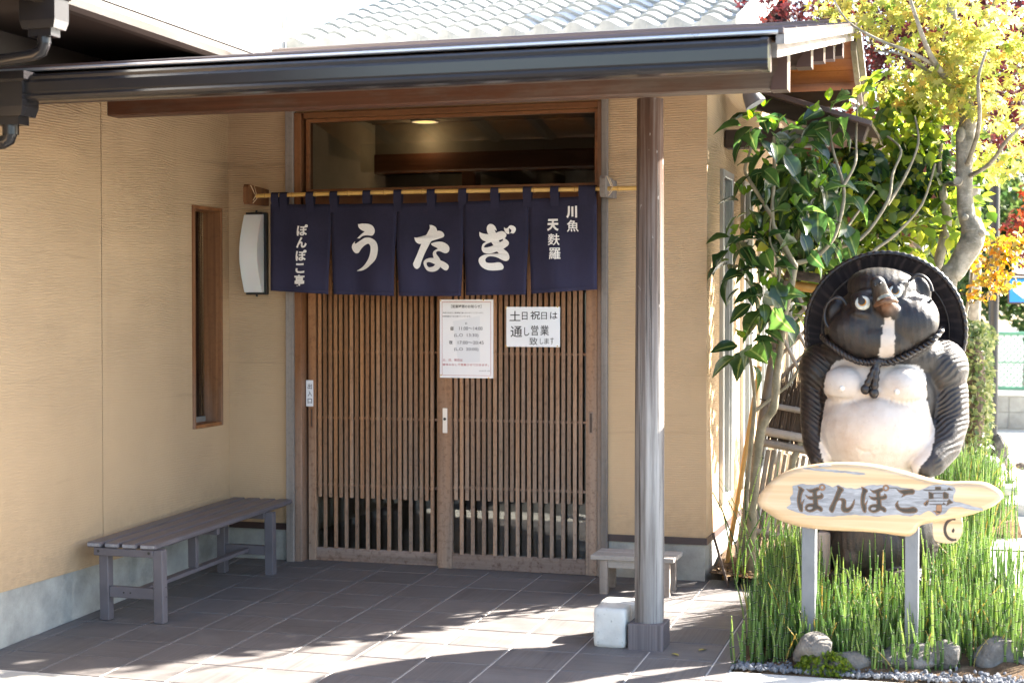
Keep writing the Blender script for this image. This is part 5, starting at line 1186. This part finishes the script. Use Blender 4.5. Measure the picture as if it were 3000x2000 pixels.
stem([(2262,635),(2215,560),(2186,510),(2183,488),(2198,440),(2200,375)],.07,.0,.011,.006)
stem([(2172,1690),(2184,1480),(2200,1300),(2210,1190),(2205,1100),(2190,1010)],.22,.10,.017,.007)
stem([(2210,1205),(2262,1165),(2310,1125),(2345,1070),(2362,1015)],.2,.4,.010,.008)
stem([(2322,1390),(2325,1345),(2345,1300),(2362,1240),(2376,1150)],.30,.36,.020,.012)
stem([(2325,772),(2385,755),(2440,700),(2468,610),(2470,540),(2440,440),(2428,340)],.14,.42,.014,.006)
stem([(2470,545),(2505,480),(2508,400),(2512,290)],.3,.55,.009,.005)
stem([(2325,775),(2360,760),(2400,740),(2520,700),(2600,590),(2615,510),(2640,440),(2600,400)],.2,.9,.013,.006)
stem([(2600,600),(2650,520),(2690,420),(2680,340)],.75,1.05,.010,.005)
stem([(2440,900),(2445,780),(2470,690),(2500,640),(2560,560)],.5,.85,.012,.006)
stem([(2520,900),(2540,760),(2620,690),(2700,600),(2740,480)],.7,1.15,.013,.006)
stem([(2268,860),(2285,800),(2268,740),(2255,700),(2258,640)],.05,.05,.007,.004)
leafs=[leaf_mesh(.155,.094,.48,.060,LM['shrub']),leaf_mesh(.135,.074,.38,.045,LM['shrub']),leaf_mesh(.165,.108,.42,.07,LM['shrub'],tri=True),leaf_mesh(.10,.052,.3,.015,LM['shrubn']),leaf_mesh(.115,.062,.35,.02,LM['shrubn'],tri=True)]
RO=[(2195,362,0.02,1.0),(2270,395,0.05,1.0),(2235,330,0.1,0.9),(2183,586,0.04,0.85),(2150,760,0.02,0.9),(2195,800,0.04,0.9),(2250,782,0.04,0.9),(2255,865,0.02,1.0),(2185,1004,0.02,1.0),(2428,312,0.42,1.1),(2512,262,0.55,1.0),(2396,570,0.2,1.0),(2356,700,0.15,0.9),(2595,391,0.88,1.05),(2680,335,1.03,1.0),(2560,560,0.83,1.05),(2690,560,1.08,1.0),(2735,465,1.18,1.0),(2640,640,0.98,1.05),(2545,690,0.83,1.0),(2470,640,0.55,1.0),(2700,390,1.18,1.0),(2640,300,1.08,1.0),(2590,270,1.08,0.9),(2330,620,0.1,0.9),(2420,450,0.5,1.0),(2480,420,0.55,1.0),(2300,560,0.2,0.9),(2620,480,0.88,1.1),(2760,560,1.28,1.0),(2780,420,1.38,0.9),(2395,660,0.3,0.95),(2700,680,1.08,1.0),(2255,500,0.1,0.8),(2560,330,0.93,0.95),(2740,330,1.33,0.9),(2225,470,0.05,0.9),(2340,400,0.3,0.95),(2480,540,0.5,1.0),(2410,520,0.35,0.95),(2330,500,0.25,0.9),(2450,360,0.5,0.9),(2550,240,0.8,0.9),(2640,340,1.0,1.0),(2240,700,0.06,0.85),(2190,690,0.05,0.8),(2310,900,0.2,0.8),(2400,740,0.4,0.9),(2160,690,0.03,0.85),(2230,850,0.04,0.9),(2225,960,0.03,0.85),(2520,450,0.8,1.0),(2600,520,0.95,1.0),(2650,580,1.0,1.0),(2570,400,0.85,1.0),(2450,600,0.45,0.95),(2350,450,0.3,0.9),(2500,330,0.7,0.95),(2700,500,1.1,1.0),(2560,640,0.8,0.95),(2380,360,0.35,0.9),(2290,470,0.15,0.9)]
r3=np.random.default_rng(11); count=0; allL=[]
def leaf_at(c,dirn,me,scale,nm='leaf'):
    d=dirn.normalized(); up=Vector((0,0,1)); x=d.cross(up)
    if x.length<1e-3: x=Vector((1,0,0))
    x.normalize(); z=x.cross(d); rot=Matrix((x,d,z)).transposed().to_4x4(); roll=Matrix.Rotation(r3.normal(0,.5),4,'Y')
    o=bpy.data.objects.new(nm,me); col.objects.link(o); o.parent=sh
    o.matrix_local=Matrix.Translation(c-ORG[sh.name])@rot@roll@Matrix.Scale(scale,4); return o
for (px,py,Y,s_) in RO:
    c=P(px,py,Y)
    nl=9
    for k in range(nl):
        ph=k*2.4+r3.uniform(0,1); lev=k/nl   # lower leaves larger and drooping, upper small and erect
        el=R(-48+112*lev+r3.normal(0,14)); dv=Vector((math.cos(ph)*math.cos(el),math.sin(ph)*math.cos(el)*.9-.25*(lev<.5),math.sin(el)))
        st_=.055*(1.25-lev)*s_
        me=leafs[r3.choice([0,0,1,2])] if lev<.6 else leafs[r3.choice([3,4])]
        b0=c+Vector((0,0,-.06+.09*lev))+dv*st_
        allL.append((b0,dv+Vector((0,0,-.22*(1-lev))),me,s_*r3.uniform(.8,1.12)*(1.05 if lev<.5 else .9)))
allL.sort(key=lambda q:(q[0]-CAM).length-q[3]*.5)      # the 298 nearest are parts, the rest one mesh
big=MB()
for i,(b0,dv,me,s_) in enumerate(allL):
    o=leaf_at(b0,dv,me,s_)
    if i>=298:
        mw=o.matrix_local; big.add([mw@v.co+ORG[sh.name] for v in me.vertices],[tuple(p.vertices) for p in me.polygons],0,True); bpy.data.objects.remove(o)
if big.v: o=big.build('leaves_behind',LM['shrub'],sh); o['kind']='stuff'
r_=np.random.default_rng(5)
cen=[tuple(P(px,py,Y)) for px,py,Y in ((2500,520,1.25),(2600,600,1.35),(2700,500,1.45),(2650,380,1.45),(2560,430,1.35),(2750,600,1.45),(2480,700,1.15),(2620,720,1.25),(2760,380,1.55),(2700,290,1.55),(2830,520,1.75),(2590,310,1.45),(2380,820,0.95),(2450,760,1.25),(2340,560,0.95),(2300,640,0.85),(2800,650,1.65))]
cloud('foliage',oval(),clumps(1700,cen,.22,r_,1.),.095,LM['green'],sh,.2,seed=3)
cloud('foliage',oval(),clumps(800,cen[12:16]+cen[:3],.20,r_,1.),.11,leafmat('deep_leaf',None,None,.3,.3,.5,'hue',[(0,(.010,.03,.012)),(1,(.03,.07,.02))]),sh,.2,seed=4)

# ================================================================== MAPLE WITH YELLOW-GREEN LEAVES
mt_=thing('maple_tree',(3.42,1.2,.03),'pale trunked maple with yellow and green pointed leaves rising behind the statue','tree')
def limb(pts,rads,par,mat=M['bark'],name='trunk',n=4,seg=14,wob_=.0):
    q=smooth_path([Vector(p) for p in pts],n); rr=np.interp(np.linspace(0,1,len(q)),np.linspace(0,1,len(rads)),rads)
    m=MB(); m.tube(q,[a*(1+wob_*math.sin(i*1.3)) for i,a in enumerate(rr)],seg); return m.build(name,mat,par)
MY=1.2
limb([(3.36,MY,0),(3.40,MY,.8)]+[P(x,y,MY) for x,y in ((2770,850),(2800,790),(2845,710),(2848,668),(2832,630),(2826,560),(2825,480),(2830,404),(2836,340),(2815,270),(2802,190),(2793,80),(2780,-60),(2790,-250))],[.075,.066,.060,.060,.068,.064,.048,.045,.046,.056,.050,.040,.036,.030,.025,.018],mt_,wob_=.03)
MB().sphere(P(2872,682,MY-.02),(.032,.04,.03),14,10).build('knot',M['bark'],mt_); MB().sphere(P(2815,395,MY-.04),(.03,.03,.045),14,10).build('knot',M['bark'],mt_); MB().tube([P(2812,535,MY-.01),P(2806,530,MY-.07)],[.026,.024],14).build('cut_branch',M['bark'],mt_); MB().sphere(P(2826,636,MY-.055),(.022,.014,.02),12,8).build('knot',M['bark'],mt_)
limb([P(2740,800,MY+.3),P(2765,700,MY+.3),P(2775,640,MY+.25),P(2762,560,MY+.2),P(2770,540,MY+.2),P(2800,540,MY+.05)],[.032,.030,.028,.024,.016,.012],mt_,name='branch',seg=9)
limb([P(2765,560,MY+.2),P(2752,500,MY+.2),P(2758,420,MY+.2)],[.02,.014,.010],mt_,name='branch',seg=8)
limb([P(2815,280,MY),P(2760,215,MY-.25),P(2720,150,MY-.4),P(2690,70,MY-.5),P(2660,-20,MY-.5)],[.022,.018,.015,.012,.009],mt_,name='branch',seg=8)
limb([P(2735,190,MY-.3),P(2660,150,MY-.5),P(2580,120,MY-.6),P(2480,60,MY-.6),P(2430,-30,MY-.55)],[.012,.010,.008,.006,.004],mt_,name='branch',seg=7)
limb([P(2800,260,MY),P(2720,210,MY-.1),P(2640,160,MY-.2),P(2560,150,MY-.2)],[.012,.009,.007,.004],mt_,name='branch',seg=7)
limb([P(2802,190,MY),P(2860,110,MY+.2),P(2910,20,MY+.3),P(2950,-90,MY+.3)],[.024,.019,.014,.010],mt_,name='branch',seg=8)
limb([P(2835,480,MY-.05),P(2862,400,MY-.3),P(2870,330,MY-.5),P(2866,230,MY-.6),P(2890,150,MY-.6)],[.015,.013,.011,.009,.006],mt_,name='branch',seg=8)
limb([P(2832,520,MY),P(2900,480,MY-.2),P(2960,400,MY-.4),P(3060,320,MY-.5)],[.014,.012,.010,.006],mt_,name='branch',seg=8)
r_=np.random.default_rng(21)
mc=[]
for (px,py,Y) in ((2480,60,0.95),(2540,110,0.95),(2520,170,1.05),(2600,130,1.05),(2640,90,1.15),(2620,190,1.15),(2560,210,1.15),(2520,240,1.05),(2680,160,1.25),(2740,110,1.25),(2700,60,1.15),(2780,60,1.35),(2760,200,1.25),(2850,60,1.45),(2900,130,1.35),(2870,200,1.35),(2940,70,1.45),(2960,180,1.35),(2990,250,1.25),(2920,300,1.25),(2960,340,1.35),(2980,430,1.35),(2900,400,1.45),(2700,260,1.35),(2650,250,1.25),(2770,300,1.45),(2590,40,1.05),(2450,10,0.95),(2660,10,1.15),(2930,480,1.45),(3010,120,1.35),(2880,-10,1.45),(2745,10,1.35),(2790,120,.95),(2800,200,1.0),(2780,40,.9),(2830,160,.95),(2860,280,1.0),(2740,250,1.0),(2820,300,1.05),(2880,60,.95)): mc.append(tuple(P(px,py,Y)))
mc_hi=[(3.45+r_.normal(0,.5),1.3+r_.normal(0,.5),3.6+r_.uniform(0,.8)) for _ in range(40)]
cloud('crown',star(7),clumps(1500,mc[:14:4]+mc[14:]+mc[24:],.17,r_,.75),.058,LM['maple'],mt_,.35,seed=8,shade=.45,kind=None)
cloud('upper_crown',star(7),clumps(1300,mc_hi,.22,r_,.6),.060,LM['maple'],mt_,.5,seed=9,shade=.4,kind=None)
# ================================================================== other trees behind and beside
def tree(name,x,y,h,cr,n,size,mat,shape,label,seed,zc=None,flat=.8,trunk=.09,shade=None,ncl=26,cat='tree',lean=0):
    t_=thing(name,(x,y,0),label,cat); rr=np.random.default_rng(seed); zc=zc or h*.68
    limb([(x,y,-.1),(x+.05+lean*.3,y,h*.35),(x-.04+lean*.7,y+.05,h*.62),(x+lean,y,h*.88)],[trunk,trunk*.8,trunk*.55,trunk*.2],t_,seg=9)
    cs=[]
    for k in range(ncl):
        d=rr.normal(0,1,3); d/=np.linalg.norm(d); r0=rr.uniform(.35,.95); cs.append((x+lean+d[0]*cr*r0,y+d[1]*cr*r0,zc+d[2]*cr*flat*r0))
    for k in range(0,ncl,5):
        limb([(x+lean*.4,y,h*.45),((x+cs[k][0])/2,(y+cs[k][1])/2,(h*.5+cs[k][2])/2),cs[k]],[trunk*.4,trunk*.25,trunk*.08],t_,name='branch',seg=6)
    cloud('crown',shape,clumps(n,cs,cr*.34,rr,.8),size,mat,t_,.3,seed=seed+1,shade=shade,kind=None); return t_
tree('red_maple_tree',3.1,5.2,4.8,1.45,7500,.062,LM['red'],star(5),'dark purple red maple filling the gap behind the canopy gable',31,3.55,.8,.08,.3,40)
tree('red_maple_tree',5.05,5.6,3.6,1.25,6000,.062,LM['red'],star(5),'orange red maple glowing at the right edge behind the pale trunk',33,2.55,.85,.07,.62,36)
tree('bushy_tree',3.55,10.5,6.6,1.25,2600,.09,LM['green'],oval(),'airy green tree against the white sky just right of the upper storey',35,4.9,.9,.08,.5,24)
t_=thing('slender_shrub',(3.72,2.4,.1),'thin bare stemmed shrub with small yellow leaves between the statue and the lamp post','shrub')
limb([P(2815,960,2.4),P(2838,880,2.4),P(2850,780,2.4),P(2858,700,2.4)],[.012,.011,.009,.006],t_,name='stem',seg=7); limb([P(2840,890,2.4),P(2885,865,2.35),P(2910,840,2.3)],[.008,.006,.004],t_,name='stem',seg=6); limb([P(2815,960,2.4),(3.55,2.4,.1)],[.012,.014],t_,name='stem',seg=7)
cs=[tuple(P(a,b_,2.35)) for a,b_ in ((2890,740),(2920,780),(2900,830),(2950,760),(2940,820),(2880,790),(2960,720),(2870,850),(2985,700),(2900,700))]
cloud('foliage',oval(),clumps(420,cs,.10,np.random.default_rng(4),.9),.048,leafmat('small_yellow_leaf',None,None,.4,.35,.5,'hue',[(0,(.10,.10,.02)),(.5,(.30,.22,.04)),(1,(.42,.20,.03))]),t_,.2,seed=41,kind=None)
# clipped hedge right of the statue
HX=P(2850,1090,3.5).x
hd=thing('clipped_hedge',(HX,3.5,.1),'upright clipped hedge of small pale leaves right of the statue','hedge')
m=MB()
hc0=P(2838,1090,3.4); r_=np.random.default_rng(51)
def shell(c,rx,ry,rz,n,r_,pw=6):
    d=r_.normal(0,1,(n,3)); d/=(np.abs(d)**pw).sum(1)[:,None]**(1/pw); return np.array(c)+d*np.array([rx,ry,rz])*r_.uniform(.82,1.04,n)[:,None]
cloud('foliage',oval(),np.vstack([shell((HX,3.5,.84),.125,.30,.50,3000,r_,5)]),.042,LM['hedge'],hd,.1,seed=52,kind=None)
m.sphere((HX,3.5,.84),(.09,.25,.46),14,10); m.build('inner_twigs',M['brush'],hd)
rb=thing('round_shrub',(3.68,4.6,.1),'small rounded shrub behind the clipped hedge','shrub')
c=P(2838,985,4.6); cloud('foliage',oval(),shell(c,.20,.2,.13,1500,r_,2),.045,LM['hedge'],rb,.2,seed=53,kind=None)
m=MB(); m.sphere(c,(.16,.16,.10),12,8); m.tube([(c.x,c.y,.02),(c.x,c.y,c.z)],.03,7); m.build('inner_twigs',M['brush'],rb)

# ================================================================== HORSETAIL REEDS
t=NT('horsetail'); A=t.n('Attribute'); A.attribute_name='along'; H_=t.n('Attribute'); H_.attribute_name='hue'
base=t.ramp(H_.outputs['Fac'],[(0,(.045,.10,.030)),(.5,(.14,.225,.060)),(.9,(.30,.36,.11)),(1,(.38,.30,.09))])
fr_=t.math('FRACT',A.outputs['Fac']); nd=t.math('LESS_THAN',fr_,.07); nd2=t.math('LESS_THAN',fr_,.11)
c=t.mix(nd2,base,(.36,.38,.28)); c=t.mix(nd,c,(.04,.035,.03)); t.fin(c,.42,0,None,.4)
tr=t.n('BsdfTranslucent'); hs=t.n('HueSaturation'); hs.inputs['Value'].default_value=2.0; t.l(c,hs.inputs['Color']); t.l(hs.outputs[0],tr.inputs[0]); mx=t.n('MixShader'); mx.inputs[0].default_value=.45; t.l(t.b.outputs[0],mx.inputs[1]); t.l(tr.outputs[0],mx.inputs[2]); t.l(mx.outputs[0],t.out.inputs[0]); M['horsetail']=t.m
def reeds(name,label,pts,hts,rad,seed,lean=.10,kind='stuff'):
    r_=np.random.default_rng(seed); V=[];F=[];al=[];hu=[]; n=5
    for (x,y),h in zip(pts,hts):
        a=r_.uniform(0,6.28); l=min(.5,r_.exponential(lean))*h; lx,ly=math.cos(a)*l,math.sin(a)*l*.6; z0=fz(y)-.01; rr=rad*r_.uniform(.75,1.2); hue=np.clip(r_.beta(2.2,2.6),0,.93); ph=r_.uniform(0,1); sp=r_.uniform(.045,.062)
        if r_.uniform()<.05: hue=1.0; l=r_.uniform(.25,.8)*h; lx,ly=math.cos(a)*l,math.sin(a)*l*.6; rr*=.7
        K=5; b=len(V)
        bend=r_.normal(0,.007)
        for i in range(K):
            s_=i/(K-1); cx_,cy_,cz=x+lx*s_**1.6+bend*math.sin(s_*3.1),y+ly*s_**1.6,z0+h*s_*(1-.12*(l/h)**2*s_); r0=rr*(1-.25*s_) if i<K-1 else rr*.35
            for k in range(n):
                V.append((cx_+r0*math.cos(k*1.2566),cy_+r0*math.sin(k*1.2566),cz)); al.append(ph+h*s_/sp); hu.append(hue)
        for i in range(K-1):
            for k in range(n): F.append((b+i*n+k,b+i*n+(k+1)%n,b+(i+1)*n+(k+1)%n,b+(i+1)*n+k))
    me=bpy.data.meshes.new(name); me.from_pydata(V,[],F); me.materials.append(M['horsetail']); me.polygons.foreach_set('use_smooth',[True]*len(F))
    a=me.attributes.new('along','FLOAT','POINT'); a.data.foreach_set('value',al); a=me.attributes.new('hue','FLOAT','POINT'); a.data.foreach_set('value',hu)
    o=bpy.data.objects.new(name,me); col.objects.link(o); o['kind']=kind; o['label']=label; return o
r_=np.random.default_rng(61); pts=[];hts=[]
while len(pts)<2300:
    x=r_.uniform(2.64,3.98); y=r_.uniform(-1.66,.1)
    if (x-3.2)**2/.30**2+(y+.62)**2/.26**2<1 or (2.97<x<3.38 and -1.0<y<-.6 and r_.uniform()<.75): continue
    front=-1.60+.05*math.sin(x*9)+.35*max(0,(x-3.25))
    if y<front or x<2.66+.05*math.sin(y*12): continue
    if x>3.86+.06*math.sin(y*8)-.38*max(0,y+.9): continue
    if x<2.66+.25*max(0,(y+.6)/.6): continue
    dens=1.0 if y<-.6 else .75
    if r_.uniform()>dens: continue
    h=(.265 if y<-.9 else .36)+.045*r_.normal(); 
    if y<-1.3: h-=.02
    if x>3.4: h=h*1.05
    if x>3.45 and r_.uniform()<.25: continue
    h*=min(1,.55+(y-front)*3.0); h=max(.12,h)
    if r_.uniform()<.05: h+=r_.uniform(.05,.16)
    pts.append((x,y)); hts.append(h)
reeds('horsetail_reeds','dense bright green horsetail reeds filling the bed round the sign',pts,hts,.0046,62,.065)
r_=np.random.default_rng(63); c=P(2855,1290,2.2); pts=[(c.x+r_.normal(0,.10),2.2+r_.normal(0,.18)) for _ in range(420)]
reeds('horsetail_clump','yellow green horsetail clump behind the statue on the right',pts,[.46+r_.normal(0,.06) for _ in pts],.0045,64,.14)
c=P(2790,1395,1.0); pts=[(c.x+r_.uniform(-.09,.2),1.0+r_.normal(0,.08)) for _ in range(160)]
reeds('horsetail_clump','low horsetails in front of the pale edging stones',pts,[.62+r_.normal(0,.035)*1 for _ in pts],.004,65,.08)
r_=np.random.default_rng(66); pts=[(2.40+r_.uniform(0,.25),-.1+r_.uniform(-.05,.35)) for _ in range(26)]
reeds('horsetail_clump','few dark arching horsetails at the building corner',pts,[.45+r_.normal(0,.12) for _ in pts],.0038,67,.45)
# grey outdoor spot lamp under the canopy beam
s0_=P(2192,268,-1.0); s1_=P(2214,306,-1.0); sp_=thing('spot_lamp',s0_,'grey cylindrical outdoor spot lamp hanging under the right end of the front beam','lamp')
m=MB(); ax=(s1_-s0_).normalized(); m.tube([s0_,s0_+ax*.03,s1_],[.030,.040,.050],16,True); m.build('housing',M['postgray'],sp_); m=MB(); m.tube([s0_+Vector((0,0,.16)),s0_+Vector((0,0,.02)),s0_],.010,8); m.build('arm',M['postgray'],sp_)
# leaning wooden stake, drain hook
st0=P(2088,1560,-.12); st1=P(2142,1730,-.12)
m=MB(); m.bar(st1+Vector((0,0,-.03)),st0,.016,.012,.002); o=m.build('wooden_stake',M['dark_x']); tag(o,'thin dark stake leaning against the building corner','stake')

# ================================================================== ROCKS, PEBBLES, MOSS
def rock(name,px,py,Y,sx,sy,sz,seed,label,mat=None,group=None,sink=.35):
    r_=np.random.default_rng(seed); b=bmesh.new(); bmesh.ops.create_icosphere(b,subdivisions=4,radius=1)
    K=r_.normal(0,1.3,(9,3)); ph=r_.uniform(0,6,9); pl=[Vector(r_.normal(0,1,3)).normalized() for _ in range(7)]
    for v in b.verts:
        p=v.co.copy(); s_=1
        for q in pl:
            d=p.dot(q)
            if d>.72: p-=q*(d-.72)*.75
        n_=sum(math.sin(k[0]*p.x*2.5+k[1]*p.y*2.5+k[2]*p.z*2.5+a) for k,a in zip(K,ph))/9; n2=sum(math.sin(k[1]*p.x*8+k[2]*p.y*8+k[0]*p.z*8+a) for k,a in zip(K,ph))/9
        p*=1+.24*n_+.10*n2; v.co=Vector((p.x*sx,p.y*sy,p.z*sz))
    for f in b.faces: f.smooth=True
    me=bpy.data.meshes.new(name); b.to_mesh(me); b.free(); me.materials.append(mat or M['rock']); o=bpy.data.objects.new(name,me); col.objects.link(o)
    p=P(px,py,Y); o.location=(p.x,p.y,p.z); o.rotation_euler=(0,0,r_.uniform(0,6)); tag(o,label,'rock',group); return o
rock('garden_rock',2385,1905,-1.58,.115,.09,.075,71,'grey rock at the left front of the bed among the reeds',None,'rocks along the bed edge')
rock('garden_rock',2490,1940,-1.60,.10,.07,.045,72,'flat grey rock just right of the mossy tuft',None,'rocks along the bed edge')
rock('garden_rock',2665,1925,-1.50,.135,.08,.060,73,'broad tan rock in the middle of the bed edge',None,'rocks along the bed edge')
rock('garden_rock',2770,1915,-1.45,.07,.06,.062,74,'smaller tan rock touching the broad one on its right',None,'rocks along the bed edge')
rock('garden_rock',2925,1925,-1.32,.125,.10,.082,75,'large sunlit rock at the right end of the bed edge',None,'rocks along the bed edge')
rock('garden_rock',3010,1960,-1.35,.06,.05,.05,76,'dark rock cut by the right picture edge at the bottom',None,'rocks along the bed edge')
rock('standing_rock',2928,1320,3.6,.07,.06,.12,77,'dark upright rock by the drain pipe at the far bed end')
rock('edging_stone',2830,1372,2.6,.17,.10,.055,78,'pale edging stone left of its neighbour behind the statue',M['pave'],'pale edging stones')
rock('edging_stone',2905,1368,2.7,.10,.09,.085,79,'tall pale edging stone at the corner of the far bed',M['pave'],'pale edging stones')
rock('edging_stone',2955,1432,2.2,.09,.08,.035,80,'low pale stone beyond the right end of the board',M['pave'],'pale edging stones')
m=MB(); a0=P(2938,1418,3.6); m.box(a0.x,a0.x+2.5,3.2,3.6,.0,.10,.01); o=m.build('stone_step',M['pave']); tag(o,'low pale stone step at the right edge beyond the board','step')
for px,lab in ((2950,'small brown stone on the step at the right edge'),(2995,'brown stone at the very right edge above the step')): rock('small_stone',px,1366,5.2,.06,.05,.035,px,lab,M['rock'],'small brown stones')
r_=np.random.default_rng(81); V,F=[],[]
b=bmesh.new(); bmesh.ops.create_icosphere(b,subdivisions=1,radius=1); pv=[v.co.copy() for v in b.verts]; pf_=[tuple(v.index for v in f.verts) for f in b.faces]; b.free()
m=MB()
for i in range(1000):
    x=r_.uniform(2.67,3.92); y=-1.712+abs(r_.normal(0,.055))+.10*max(0,x-3.2)*r_.uniform(0,1); s_=.005+.010*r_.uniform()**1.5
    c=Vector((x,y,fz(y)+.004+s_*.35)); e=Euler(tuple(r_.uniform(0,6,3))).to_matrix(); sc3=Vector((1,r_.uniform(.55,1),r_.uniform(.4,.8))); jt=r_.uniform(.72,1.2,len(pv))
    m.add([c+e@Vector((p.x*sc3.x*s_,p.y*sc3.y*s_,p.z*sc3.z*s_))*j_ for p,j_ in zip(pv,jt)],pf_,0)
tag(m.build('pebbles',M['pebble']),'loose grey pebbles along the front of the bed',None,None,'stuff')
mo=thing('mossy_tuft',(3.0,-1.66,0),'low bright green mossy tuft at the front of the reeds','plant'); 
V,F=oval(); c=P(2418,1925,-1.66); pos=shell((c.x,c.y,-.02),.115,.06,.085,1500,r_,2); 
cloud('foliage',oval(),pos,.020,leafmat('moss_leaf',None,None,.35,.5,.2,'hue',[(0,(.05,.09,.01)),(1,(.16,.20,.02))]),mo,.3,seed=82,kind=None)
# soil litter
r_=np.random.default_rng(83); pos=np.array([(2.32+r_.uniform(0,.5),-.12+r_.uniform(0,.6),0) for _ in range(260)]); pos[:,2]=[fz(y)+.06 for y in pos[:,1]]
o=cloud('leaf_litter',oval(),pos,.03,leafmat('litter',None,None,.1,.7,.2,'hue',[(0,(.10,.06,.03)),(1,(.30,.20,.10))]),None,1.6,seed=84); o['label']='dry leaf litter on the soil at the building corner'

# ================================================================== STREET BACKGROUND
D0=9.6
lp=thing('sign_pole',P(2908,1226,D0),'black street pole with a white and a blue arrow sign at the right edge','street sign')
b0=P(2908,1250,D0); m=MB(); m.tube([(b0.x,D0,-.1),(b0.x+.01,D0,3.6)],.052,14); m.build('pole',M['black'],lp)
s0=P(2953,817,D0-.15); s1=P(3075,887,D0-.15)
M['blue']=plain('sign_blue',(.015,.20,.62),.4,0,.04,4.,0)
m=MB(); m.box(s0.x,s1.x,D0-.15,D0-.06,s1.z-.012,s0.z); pl_=m.build('panel_case',M['trim'],lp)
m=MB(); m.box(s0.x+.018,s1.x-.018,D0-.154,D0-.149,s1.z+.008,s0.z-.004); m.build('blue_panel',M['blue'],pl_)
q=[P(x,y,D0-.16) for x,y in ((2967,850),(3000,824),(3000,838),(3060,838),(3060,862),(3000,862),(3000,876))]; m=MB(); m.poly(ccw([(p.x,p.z) for p in q]),D0-.157); m.build('arrow',M['white'],pl_)
w0=P(2966,735,D0-.15); w1=P(3075,812,D0-.15); m=MB(); m.box(w0.x,w1.x,D0-.15,D0-.06,w1.z,w0.z,.004); wp=m.build('white_panel',M['white'],lp)
q=[P(x,y,D0-.16) for x,y in ((2968,800),(2974,808),(3010,810),(3010,804),(2980,802),(2972,795))]; m=MB(); m.poly(ccw([(p.x,p.z) for p in q]),D0-.157)
q=[P(x,y,D0-.16) for x,y in ((2982,768),(2981,784),(2986,788),(2994,782),(3010,770),(3010,762),(2992,775),(2988,766))]; m.poly(ccw([(p.x,p.z) for p in q]),D0-.157); m.build('character',M['trim'],wp)
# green mesh fence on a block wall
FYY=11.2; fx0=P(2700,1000,FYY).x; ft=P(2950,977,FYY).z; fb_=P(2950,1140,FYY).z; wb=P(2950,1158,FYY).z
M['fgreen']=plain('fence_green',(.10,.26,.17),.45,0,.08,4.,0)
gf=thing('mesh_fence',(fx0,FYY,0),'green diamond mesh fence standing on a grey block wall across the yard','fence')
fx1=fx0+3.6
for z in (ft,fb_+.012,(ft+fb_)/2-.01): m=MB(); m.tube([(fx0,FYY,z),(fx1,FYY,z)],.022 if z!=(ft+fb_)/2-.01 else .008,8); m.build('rail',M['fgreen'],gf)
for k in range(4): m=MB(); x=fx0+.02+k*1.18; m.tube([(x,FYY,wb),(x,FYY,ft)],.025,8); m.build('post',M['fgreen'],gf)
m=MB(); hgt=ft-fb_; st=.075
k=-int(hgt/st)
x=fx0-hgt
while x<fx1:
    for s_ in (1,-1):
        xa,xb=(x,x+hgt) if s_>0 else (x+hgt,x); m.tube([(xa,FYY,fb_),(xb,FYY,ft)],.0055,4,False)
    x+=st
o=m.build('mesh',M['fgreen'],gf); o['kind']='stuff'
bw=thing('block_wall',(fx0,FYY,0),'low grey block wall with a pale coping under the green mesh fence','wall')
m=MB(); m.box(fx0-3,fx1,FYY-.09,FYY+.09,wb,fb_-.01,.008); m.build('coping',M['white'],bw)
MB().box(fx0-3,fx1,FYY-.06,FYY+.06,-.1,wb-.002).build('mortar',M['plinth'],bw)
blk=MB().box(-.195,.195,-.07,.07,-.093,.093,.006).mesh('block',M['plinth'])
zz_=wb-.097; r0=0
while zz_>-.1:
    for k in range(17): inst('block',blk,bw,(fx0-3+.2+.4*k,FYY,zz_))
    zz_-=.194
# tree line beyond the fence and across the street behind the viewer
for k,(x,y,h,cr,n,sz,lab,sd_) in enumerate(((3.35,13.8,4.2,1.5,4500,.12,'dark green tree beyond the fence behind the statue',91),(4.25,13.4,3.4,1.2,5200,.11,'feathery green tree right behind the mesh fence at the picture edge',93),(4.9,17.0,6.0,2.0,4500,.15,'larger pale green tree farther back at the right edge',95))):
    tree('background_tree',x,y,h,cr,n,sz,LM['back'],oval(),lab,sd_,h*.55,1.0,.1,None,30)
